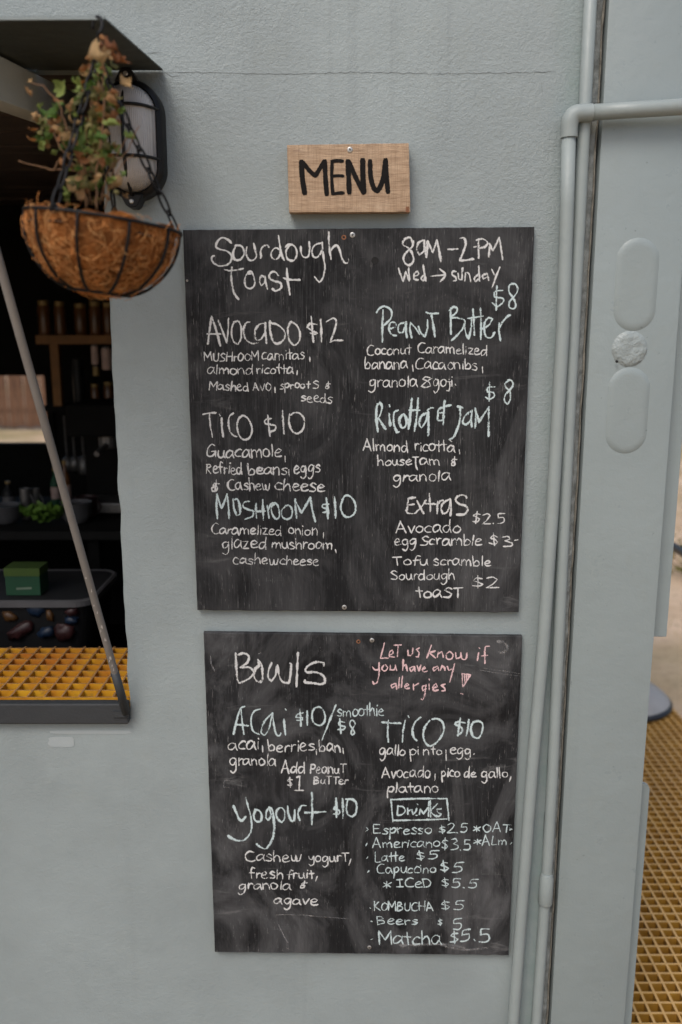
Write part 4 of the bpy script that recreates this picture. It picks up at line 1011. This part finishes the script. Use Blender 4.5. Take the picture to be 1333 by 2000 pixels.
def leafmesh(kind, seed):
    rnd = random.Random(seed)
    lob = [(0, 0), (.30, -.12), (.52, .10), (.40, .30), (.60, .52), (.34, .60), (.20, .82), (0, 1.12), (-.20, .82), (-.36, .60), (-.58, .50), (-.38, .28), (-.50, .06), (-.28, -.12)]
    if kind == 'long': lob = [(x*.42, y*1.25) for x, y in lob]
    me = bpy.data.meshes.new('leaf'); vs_ = []; fs_ = []
    n = len(lob); cu = rnd.uniform(1.5, 3.9); tw = rnd.uniform(-1.4, 1.4); fold = rnd.uniform(.6, 2.4)
    def bend(x, y):
        x += rnd.uniform(-.03, .03)
        z = abs(x)*fold*.6; a = y*cu; yy = sin(a)/cu; z2 = (1-cos(a))/cu
        b = y*tw; X = x*cos(b)-z*sin(b); Z = x*sin(b)+z*cos(b)
        return (X, yy-Z*sin(a)*.5, z2+Z*cos(a))
    for i in range(n): vs_.append(bend(lob[i][0], lob[i][1]))
    for i in range(n): vs_.append(bend(lob[i][0]*.5, .45+(lob[i][1]-.45)*.5))
    vs_.append(bend(0, .4))
    for i in range(n):
        j = (i+1) % n; fs_ += [(i, j, n+j, n+i), (n+i, n+j, 2*n)]
    me.from_pydata(vs_, [], fs_)
    for p in me.polygons: p.use_smooth = True
    return me
LM = {}
for mk in ('leaf_green', 'leaf_olive', 'leaf_brown', 'leaf_tan'):
    LM[mk] = []
    for s in range(7):
        me = leafmesh('long' if s > 3 else 'wide', s*13+len(mk)); me.materials.append(M[mk]); LM[mk].append(me)
def leaf(px, py, size_px, mk, dy=None, down=None, variant=None, rz=None):
    dy = U(-.055, .05) if dy is None else dy
    p = P(px, py, BY+dy); o = bpy.data.objects.new('leaf', LM[mk][variant if variant is not None else random.randrange(7)]); C.objects.link(o)
    s = size_px/1310*.92; o.parent = iv; o.location = p-BC; o.scale = (s, s, s)
    o.rotation_euler = (U(-1.4, 1.4) if down is None else down, U(-1.2, 1.2), U(0, 6.28) if rz is None else rz)
    return o
g_, o_, b_, t_ = 'leaf_green', 'leaf_olive', 'leaf_brown', 'leaf_tan'
spec = [(172,106,48,t_),(180,120,34,b_),(176,116,30,t_),(208,98,34,b_),(213,106,30,t_),(206,112,30,t_),(216,118,32,t_),(204,92,36,b_),(226,122,32,b_),(200,78,28,b_),(196,128,26,o_),(236,165,34,t_),(206,196,40,t_),(200,176,34,t_),(218,134,30,o_),(228,182,32,b_),
 (126,184,34,g_),(110,218,44,g_),(118,206,32,g_),(148,202,34,g_),(72,208,26,g_),(86,242,34,o_),(90,258,30,g_),(160,168,32,g_),(188,180,34,g_),(206,144,32,g_),(212,160,30,o_),(176,254,32,o_),(158,282,36,g_),(176,298,38,g_),(170,306,28,g_),
 (202,306,30,g_),(224,296,34,g_),(248,274,28,g_),(240,340,30,g_),(208,354,34,g_),(112,276,28,b_),(138,258,34,t_),(120,240,34,t_),(112,240,26,b_),(104,196,26,b_),(52,176,26,t_),(62,162,16,t_),(130,288,30,t_),(160,302,30,b_),(120,326,30,b_),(140,326,26,b_),(156,338,30,t_),
 (148,376,54,t_),(150,352,34,t_),(158,366,36,b_),(174,378,30,b_),(178,370,24,b_),(190,338,34,o_),(190,352,30,t_),(238,362,34,t_),(242,382,28,t_),(226,284,32,t_),(204,268,32,t_),(196,276,26,b_),(166,238,34,o_),(216,224,30,b_),(224,240,26,b_),(194,230,38,g_),(212,160,30,o_),
 (186,216,30,o_),(184,246,34,o_),(192,292,28,o_),(182,330,34,g_),(198,322,28,o_),(172,324,28,b_),(220,330,28,o_),(214,312,26,g_),(228,318,26,o_),(196,388,24,o_),(186,396,22,g_),(60,404,26,t_),(130,305,20,t_)]
for px, py, s, mk in spec: leaf(px, py, s*U(.9, 1.12)*(1.0 if s > 40 else .92), mk)
for _ in range(34):
    leaf(U(72, 162), U(196, 300), U(17, 30), random.choice([g_, o_, b_, t_, g_]))
for _ in range(125):
    cx = U(0, 1); py = U(130, 395); w_x = 18 if py < 170 else 34 if py < 330 else 40
    px = 190 + U(-w_x, w_x)*(1 if R() < .7 else 1.35) - (12 if py > 230 else 0); leaf(px, py, U(19, 35), random.choice([g_, o_, o_, g_, t_, b_, g_]))

# ------------------------------------------------------------------ things inside the kitchen
sh = empty('wall_shelf', P(150, 672, 3.72)); tag(sh, 'orange timber shelf rack with an upright, deep inside the dark kitchen', 'shelf')
za = P(150, 655, 3.72).z; x0_, x1_ = P(70, 660, 3.72).x, P(330, 660, 3.72).x
q = MB(); q.box((x0_, 3.72, za-.036), (x1_, 4.0, za)); q.build('shelf_board', M['timber'], sh)
q = MB(); q.box((P(99, 700, 3.74).x, 3.74, P(100, 795, 3.74).z), (P(115, 700, 3.74).x, 3.78, za-.037)); q.build('upright', M['timber'], sh)
zb = P(150, 794, 3.72).z
q = MB(); q.box((x0_, 3.72, zb-.022), (x1_, 4.0, zb)); q.build('shelf_board', M['inside'], sh)
def jar(px, zbase, Y, wpx, hpx, label, body='jar', lid='jarlid', grp=None):
    k = FPX/(Y*_cp); x = P(px, 620, Y).x; r = wpx/2/k; h = hpx/k
    e = empty('jar', (x, Y, zbase)); tag(e, label, 'jar', grp)
    q = MB(); q.lathe([(r*.9, .001), (r, .01), (r, h*.78), (r*.8, h*.86), (r*.8, h*.88)], (x, Y, zbase), 16); o = q.build('glass_body', M[body], e); smooth_by_angle(o, 45)
    q = MB(); q.lathe([(r*.86, h*.86), (r*.88, h*.99), (r*.8, h)], (x, Y, zbase), 16); o = q.build('lid', M[lid], e)
jar(87, za, 3.78, 24, 66, 'amber jar with brass lid, leftmost on the orange shelf')
jar(118, za, 3.78, 22, 64, 'amber jar with brass lid, second from left on the orange shelf')
jar(158, za, 3.84, 26, 60, 'amber jar with brass lid, third from left on the orange shelf')
jar(187, za, 3.78, 24, 64, 'amber jar with brass lid, right of the middle of the orange shelf')
jar(212, za, 3.80, 24, 62, 'amber jar half hidden by the wall edge on the orange shelf')
jar(178, zb, 3.78, 18, 42, 'small amber jar on the lower shelf, left one')
jar(205, zb, 3.78, 20, 46, 'small amber jar on the lower shelf, right one nearer the wall edge')
jar(146, zb, 3.8, 22, 90, 'tall dark bottle jar standing beside the shelf upright', 'tub', 'tub')
def canister(px, py0, py1, Y, w, m, label, name='canister'):
    a = P(px, py1, Y); b = P(px, py0, Y); k = FPX/(Y*_cp); r = w/2/k; h = b.z-a.z
    e = empty(name, a); tag(e, label, 'container')
    q = MB(); q.lathe([(r*.85, 0), (r, h*.05), (r, h*.95), (r*.7, h)], a, 16); o = q.build('body', M[m], e); smooth_by_angle(o, 45)
    q = MB(); q.lathe([(r*.8, h*.985), (r*.75, h*1.06)], a, 16); q.build('cap', M['steel'], e)
canister(187, 676, 712, 3.66, 14, 'pale', 'small pale pink container hanging under the orange shelf', 'canister')
canister(210, 680, 722, 3.66, 20, 'pale', 'wider pale pink container under the orange shelf by the wall edge', 'canister')
canister(189, 716, 734, 3.7, 14, 'jarlid', 'little yellow pot under the pale pink container', 'pot')
# counter with cups and lettuce
cz = P(100, 1038, 2.95).z
ct = empty('back_counter', (-1.4, 3.2, .03)); tag(ct, 'dark worktop inside the kitchen behind the serving hatch', 'counter')
q = MB(); q.box((-2.6, 2.95, cz-.03), (.58, 3.6, cz)); q.build('worktop', simple('dark_steel_worktop', (.010, .010, .0095), .8, 0, .3, 6, .0003, .15), ct)
for x in (-2.5, -.9, .5):
    q = MB(); q.box((x, 3.0, .031), (x+.04, 3.04, cz-.031)); q.build('leg', M['inside'], ct)
def cup(px, py, w, h, Y, label, m='steel'):
    a = P(px, py, Y); k = FPX/(Y*_cp+.1); r = w/2/k; hh = h/k; a.z = cz
    e = empty('cup', a); tag(e, label, 'cup')
    q = MB(); q.lathe([(r*.8, .001), (r, hh*.1), (r, hh), (r*.92, hh), (r*.9, hh*.9)], a, 18); o = q.build('body', M[m], e); smooth_by_angle(o, 40)
    q = MB(); q.tube([a+Vector((r+.012*sin(pi*i/8), 0, hh*(.2+.6*i/8))) for i in range(9)], .003, 6); q.build('handle', M[m], e)
cup(52, 1000, 20, 62, 3.15, 'steel jug standing on the dark worktop, left one')
cup(72, 1000, 16, 56, 3.2, 'narrow steel jug standing on the dark worktop beside the wider one')
cup(170, 1000, 44, 40, 3.2, 'dark red cup standing on the worktop behind the rod', 'redp')
lt_ = empty('lettuce', P(88, 1036, 3.02)); tag(lt_, 'bright green lettuce lying on the dark worktop', 'lettuce')
c = P(88, 1020, 3.05); c.z = cz+.035
for i in range(16):
    q = MB(); a0 = U(0, 6.28); off = Vector((U(-.055, .055), U(-.03, .03), U(-.01, .018))); nn = 7
    for a in range(nn):
        for b in range(nn):
            u, v = a/(nn-1)-.5, b/(nn-1)-.5
            p = Vector((u*.07, v*.06, .014*sin(u*9+i)*cos(v*8)+.01*(u*u+v*v)*4)); p.rotate(Matrix.Rotation(a0, 3, 'Z') @ Matrix.Rotation(U(0, .02)+(i % 5-2)*.4, 3, 'X')); p = p+c+off
            p.z = max(p.z, cz+.003); q.v.append(p)
    for a in range(nn-1):
        for b in range(nn-1): q.f.append((a*nn+b, a*nn+b+1, (a+1)*nn+b+1, (a+1)*nn+b))
    q.build('leaf', M['lettuce'], lt_, smooth=True, fixn=False)
cm = empty('coffee_machine', P(200, 1036, 3.2)); tag(cm, 'dark coffee machine at the back of the worktop beside the hatch edge', 'coffee machine')
mx = P(200, 1000, 3.2).x
q = MB(); q.box((mx-.10, 3.2, cz+.012), (mx+.22, 3.5, cz+.05)); q.build('drip_tray', M['steel'], cm, bevel=.004)
q = MB(); q.box((mx-.10, 3.36, cz+.051), (mx+.22, 3.5, cz+.30)); q.build('back_body', M['inside'], cm, bevel=.008)
q = MB(); q.box((mx-.11, 3.18, cz+.301), (mx+.23, 3.5, cz+.42)); q.build('head', M['inside'], cm, bevel=.012)
q = MB(); q.lathe([(.03, cz+.25), (.034, cz+.26), (.034, cz+.30)], (mx+.02, 3.26, 0), 16); q.tube([(mx+.02, 3.23, cz+.265), (mx+.02, 3.10, cz+.25)], .010, 8); q.build('portafilter', M['steel'], cm)
def bottle(px, Y, wpx, hpx, m_, label, zb_=None):
    k = FPX/(Y*_cp+.1); x = P(px, 1000, Y).x; rr = wpx/2/k; h = hpx/k; z = cz if zb_ is None else zb_
    e = empty('bottle', (x, Y, z)); tag(e, label, 'bottle')
    q = MB(); q.lathe([(rr*.9, .001), (rr, .008), (rr, h*.62), (rr*.8, h*.70), (rr*.36, h*.80), (rr*.34, h*.93)], (x, Y, z), 16); o = q.build('bottle_body', M[m_], e); smooth_by_angle(o, 50)
    q = MB(); q.lathe([(rr*.42, h*.925), (rr*.42, h)], (x, Y, z), 12); q.build('cap', M['jarlid'], e)
    q = MB(); q.lathe([(rr*1.01, h*.18), (rr*1.01, h*.5)], (x, Y, z), 16); o = q.build('paper_band', M['pale'] if hpx > 70 else M['tubrim'], e); smooth_by_angle(o, 50)
bottle(132, 3.35, 20, 96, 'jar', 'tall amber bottle with pale band standing left of the coffee machine')
bottle(112, 3.42, 18, 74, 'gbox', 'green bottle with pale band on the worktop beside the amber bottle')
bottle(20, 3.3, 24, 60, 'tub', 'short dark bottle at the left edge of the worktop')
for i, (px, n_b) in enumerate(((150, 5), (12, 4))):
    bx = P(px, 1000, 3.08).x; e = empty('bowl_stack', (bx, 3.08, cz)); tag(e, ('stack of five pale bowls on the worktop right of the lettuce', 'stack of four pale bowls on the worktop left of the lettuce')[i], 'bowls')
    for kk in range(n_b):
        q = MB(); z = .002+kk*.011; q.lathe([(.028, z), (.034, z+.004), (.052, z+.026), (.056, z+.034), (.053, z+.034), (.046, z+.022)], (bx, 3.08, cz), 22); o = q.build('bowl', M['tubrim'], e); smooth_by_angle(o, 50)
for i, (px, dx) in enumerate(((125, 0), (140, .01), (158, 0))):
    a = P(px, 812, 3.70); e = empty('hanging_utensil', a); tag(e, ('steel ladle hanging under the lower shelf, nearest the upright', 'steel whisk handle hanging under the lower shelf, middle one', 'steel spatula hanging under the lower shelf, nearest the wall edge')[i], 'utensil')
    q = MB(); q.tube([a, a+Vector((.002, 0, -.17))], .004, 6); q.build('shaft', M['steel'], e)
    q = MB(); q.lathe([(.004, -.17), (.018, -.185), (.024, -.21), (.016, -.235)] if i != 2 else [(.004, -.17), (.024, -.18), (.026, -.24), (.02, -.25)], a+Vector((.002, 0, 0)), 12); q.build('head', M['steel'], e, smooth=True)
# inner counter carrying the plastic tub
ic = empty('inner_counter', (-1.6, 2.5, .03)); tag(ic, 'low dark counter just behind the yellow grating in the hatch', 'counter')
q = MB(); q.box((-2.7, 2.22, .82), (.2, 2.86, .85)); q.build('worktop', M['inside'], ic)
for x in (-2.6, .12):
    q = MB(); q.box((x, 2.3, .031), (x+.05, 2.35, .819)); q.build('leg', M['inside'], ic)
tz = 1.095; tx1 = P(205, 1150, 2.45).x
tb = empty('plastic_tub', (tx1-.35, 2.52, .85)); tag(tb, 'smoky plastic storage tub with pale rimmed grey lid behind the yellow grating', 'tub')
def rrect(x0, x1, y0, y1, r, z, n=7):
    pts = []
    for cx, cy, a0 in ((x1-r, y1-r, 0), (x0+r, y1-r, pi/2), (x0+r, y0+r, pi), (x1-r, y0+r, 3*pi/2)):
        for i in range(n+1): a = a0+pi/2*i/n; pts.append(Vector((cx+r*cos(a), cy+r*sin(a), z)))
    return pts
def loft(rings, caps=True):
    q = MB(); n = len(rings[0])
    for r_ in rings: q.v += r_
    for k in range(len(rings)-1):
        for i in range(n): j = (i+1) % n; q.f.append((k*n+i, k*n+j, (k+1)*n+j, (k+1)*n+i))
    if caps: q.f += [tuple(reversed(range(n))), tuple((len(rings)-1)*n+i for i in range(n))]
    return q
X0, X1, Y0_, Y1_ = tx1-.70, tx1-.012, 2.352, 2.69
loft([rrect(X0+.04, X1-.04, Y0_+.04, Y1_-.04, .05, .853), rrect(X0+.012, X1-.012, Y0_+.012, Y1_-.012, .05, tz-.022)]).build('tub_body', M['tub'], tb)
loft([rrect(X0, X1, Y0_, Y1_, .06, tz-.02), rrect(X0, X1, Y0_, Y1_, .06, tz-.004), rrect(X0+.006, X1-.006, Y0_+.006, Y1_-.006, .055, tz), rrect(X0+.014, X1-.014, Y0_+.014, Y1_-.014, .05, tz-.003)]).build('lid_rim', M['tubrim'], tb)
loft([rrect(X0+.014, X1-.014, Y0_+.014, Y1_-.014, .05, tz-.0028), rrect(X0+.03, X1-.03, Y0_+.03, Y1_-.03, .04, tz-.0020)]).build('lid_top', M['tublid'], tb)
for n_i, (px, py, w_, h_2, m_) in enumerate(((72, 1190, 40, 28, 'blue'), (58, 1182, 26, 18, 'blue'), (98, 1202, 16, 26, 'orangep'), (139, 1195, 30, 18, 'redp'), (140, 1212, 26, 18, 'blue'), (126, 1236, 44, 34, 'redp'), (40, 1232, 60, 26, 'redp'), (90, 1236, 34, 22, 'blue'), (20, 1205, 34, 22, 'orangep'))):
    a = P(px, py, Y0_+.012); k = 690.; q = MB(); rx, rz, tl = w_/2/k, h_2/2/k, U(-.5, .5)
    for iu in range(7):
        th = pi*iu/6
        for iv_ in range(10):
            ph = 2*pi*iv_/10; x, y, z = sin(th)*cos(ph), sin(th)*sin(ph), cos(th)
            kk = 1+.7*mn.noise(Vector((x*2+n_i, y*2, z*2))); X, Z = x*rx*kk, z*rz*kk
            q.v.append(Vector((a.x+X*cos(tl)-Z*sin(tl), Y0_+.016+y*.012, a.z+X*sin(tl)+Z*cos(tl))))
    for iu in range(6):
        for iv_ in range(10): q.f.append((iu*10+iv_, iu*10+(iv_+1) % 10, (iu+1)*10+(iv_+1) % 10, (iu+1)*10+iv_))
    q.build('packet', M[m_], tb, smooth=True)
gx = P(46, 1165, 2.40); gb = empty('green_carton', (gx.x, 2.44, tz)); tag(gb, 'small green carton with lime band standing on the tub lid', 'carton')
q = MB(); q.box((gx.x-.048, 2.40, tz+.0015), (gx.x+.050, 2.47, tz+.058)); q.build('carton_body', M['gbox'], gb)
q = MB(); q.box((gx.x-.050, 2.398, tz+.0585), (gx.x+.052, 2.472, tz+.082)); q.build('carton_lid', M['gboxlid'], gb)
q = MB(); q.add([(gx.x-.018, 2.3992, tz+.018), (gx.x+.026, 2.3992, tz+.020), (gx.x+.026, 2.3992, tz+.026), (gx.x-.018, 2.3992, tz+.024)], [(0, 1, 2, 3)]); q.build('pale_print', M['print'], gb, fixn=False)

# ------------------------------------------------------------------ right-hand side: parasol base, handrail, plants
base = Vector((1.40, 4.12, 0))
ps = empty('parasol_stand', base); tag(ps, 'grey domed parasol base with pole standing on the far end of the grating', 'parasol stand')
q = MB(); q.lathe([(.25, .001), (.262, .012), (.262, .02), (.25, .034)], base, 48); o = q.build('rubber_foot', M['rail'], ps); smooth_by_angle(o)
q = MB(); q.lathe([(.25, .032), (.235, .05), (.19, .085), (.12, .135), (.06, .20), (.035, .25)], base, 48); o = q.build('dome', M['stand'], ps); smooth_by_angle(o, 50)
q = MB(); q.lathe([(.024, .25), (.024, 2.5), (.02, 2.52)], base, 20); o = q.build('pole', M['stand'], ps); smooth_by_angle(o, 50)
hr = empty('handrail', (1.70, 3.6, -.14)); tag(hr, 'black steel handrail along the open edge of the grating deck', 'handrail')
q = MB(); q.tube([(1.70, 2.2, .79), (1.70, 5.4, .745)], .022, 12); q.build('rail', M['rail'], hr, smooth=True)
for y in (2.3, 3.5, 5.3):
    q = MB(); q.tube([(1.705, y, -.14), (1.702, y, .76)], .016, 10); q.build('rail_post', M['rail'], hr, smooth=True)
# dry grass
q = MB()
for _ in range(9000):
    x = U(1.8, 9); y = U(2.5, 16)
    if mn.noise(Vector((x*.7, y*.7, 2))) < -.05: continue
    h = U(.03, .11); a = U(0, 6.28); w2 = .0035; lx, ly = U(-.05, .05), U(-.05, .05)
    q.add([(x-cos(a)*w2, y-sin(a)*w2, -.14), (x+cos(a)*w2, y+sin(a)*w2, -.14), (x+lx, y+ly, -.14+h)], [(0, 1, 2)])
tag(q.build('dry_grass', M['grass'], fixn=False), 'sparse dry straw coloured grass on the sandy ground', 'grass', kind='stuff')
wd_ = empty('weed', (2.72, 6.9, -.14)); tag(wd_, 'low yellowish green weed on the sunny ground right of the kitchen', 'plant')
q = MB()
for _ in range(260):
    a = U(0, 6.28); r = U(.02, .42); h = U(.04, .30); c = Vector((2.85+r*cos(a), 6.9+r*sin(a), -.14+h)); d = Vector((U(-1, 1), U(-1, 1), U(-.3, 1))).normalized()*.05; e = d.cross(Vector((R(), R(), R()))).normalized()*.018
    q.add([c-d*.5, c+e, c+d*.5, c-e], [(0, 1, 2, 3)])
q.build('foliage', M['weed'], wd_, fixn=False)
q = MB()
for _ in range(14):
    a = U(0, 6.28); q.tube([(2.85, 6.9, -.14), (2.85+.25*cos(a), 6.9+.25*sin(a), U(.0, .15))], .004, 5)
q.build('stems', M['ivy_stem'], wd_, fixn=False)
fe = empty('timber_fence', (-8, 17.7, -.14)); tag(fe, 'brown board fence behind the kitchen, seen through the small back window', 'fence')
pm = MB(); pm.box((0, 0, 0), (.15, .025, 1.75)); p0 = pm.build('fence_board', simple('brown_fence_board', (.105, .052, .028), .9, 0, .5, 5, .002), fe); p0.data = p0.data
p0.data.transform(Matrix.Translation(WORLD[fe.name]))
p0.location = (-5.5, 0, .06)
for i in range(1, 64):
    o = p0.copy(); C.objects.link(o); o.parent = fe; o.location = (-5.5+i*.165+U(-.004, .004), U(-.006, .006), .06+U(-.02, .02)); o.rotation_euler = (0, U(-.006, .006), 0)
q = MB()
for z in (.35, 1.3): q.box((-13.6, 17.73, -.14+z), (-2.9, 17.78, -.04+z))
q.build('fence_rails', M['bark'], fe)
# trees on the far side of the yard
tree_meshes = []
for s in range(3):
    rnd = random.Random(s+40); q = MB(); lobes = [(rnd.uniform(-1.5, 1.5), rnd.uniform(-1.5, 1.5), rnd.uniform(2.4, 4.6), rnd.uniform(.6, 1.15)) for _ in range(11)]
    for _ in range(4200):
        lx, ly, lz, lr = rnd.choice(lobes); d = Vector((rnd.gauss(0, 1), rnd.gauss(0, 1), rnd.gauss(0, .8))).normalized()*lr*rnd.random()**.45
        c = Vector((lx, ly, lz))+d; u = Vector((rnd.gauss(0, 1), rnd.gauss(0, 1), rnd.gauss(0, 1))).normalized(); v = u.cross(Vector((rnd.gauss(0, 1), rnd.gauss(0, 1), rnd.gauss(0, 1)))).normalized()
        q.add([c-u*.09, c+v*.045, c+u*.09, c-v*.045], [(0, 1, 2, 3)])
    me = bpy.data.meshes.new('crown'); me.from_pydata([tuple(p) for p in q.v], [], q.f); me.materials.append(M['tree_leaf'])
    t2 = MB(); t2.tube([(0, 0, 0), (.06, .03, 1.2), (-.05, 0, 2.3), (.1, .05, 3.4)], [.2, .15, .11, .05], 10)
    for lx, ly, lz, lr in lobes: t2.tube([(0, 0, 1.7+rnd.random()), (lx*.5, ly*.5, lz-.7), (lx, ly, lz)], [.08, .05, .02], 6)
    mt = bpy.data.meshes.new('trunk'); mt.from_pydata([tuple(p) for p in t2.v], [], t2.f); mt.materials.append(M['bark'])
    tree_meshes.append((me, mt))
spots = [(7.5, 15, 1.0, 'nearest'), (12.5, 19, 1.25, 'second nearest'), (17, 14, 1.1, 'rightmost'), (9, 25, 1.4, 'farthest tall'), (15, 27, 1.3, 'farthest right'), (-5, 23, 1.5, 'one left behind the kitchen'), (-12, 22, 1.2, 'leftmost')]
for i, (x, y, s, wd) in enumerate(spots):
    e = empty('tree', (x, y, -.14)); e.scale = (s, s, s); e.rotation_euler = (0, 0, i*1.3)
    tag(e, ('dark green leafy tree at the far side of the yard, %s' % wd), 'tree', 'trees round the yard')
    for nm, me in zip(('crown', 'trunk'), tree_meshes[i % 3]):
        o = bpy.data.objects.new(nm, me); C.objects.link(o); o.parent = e
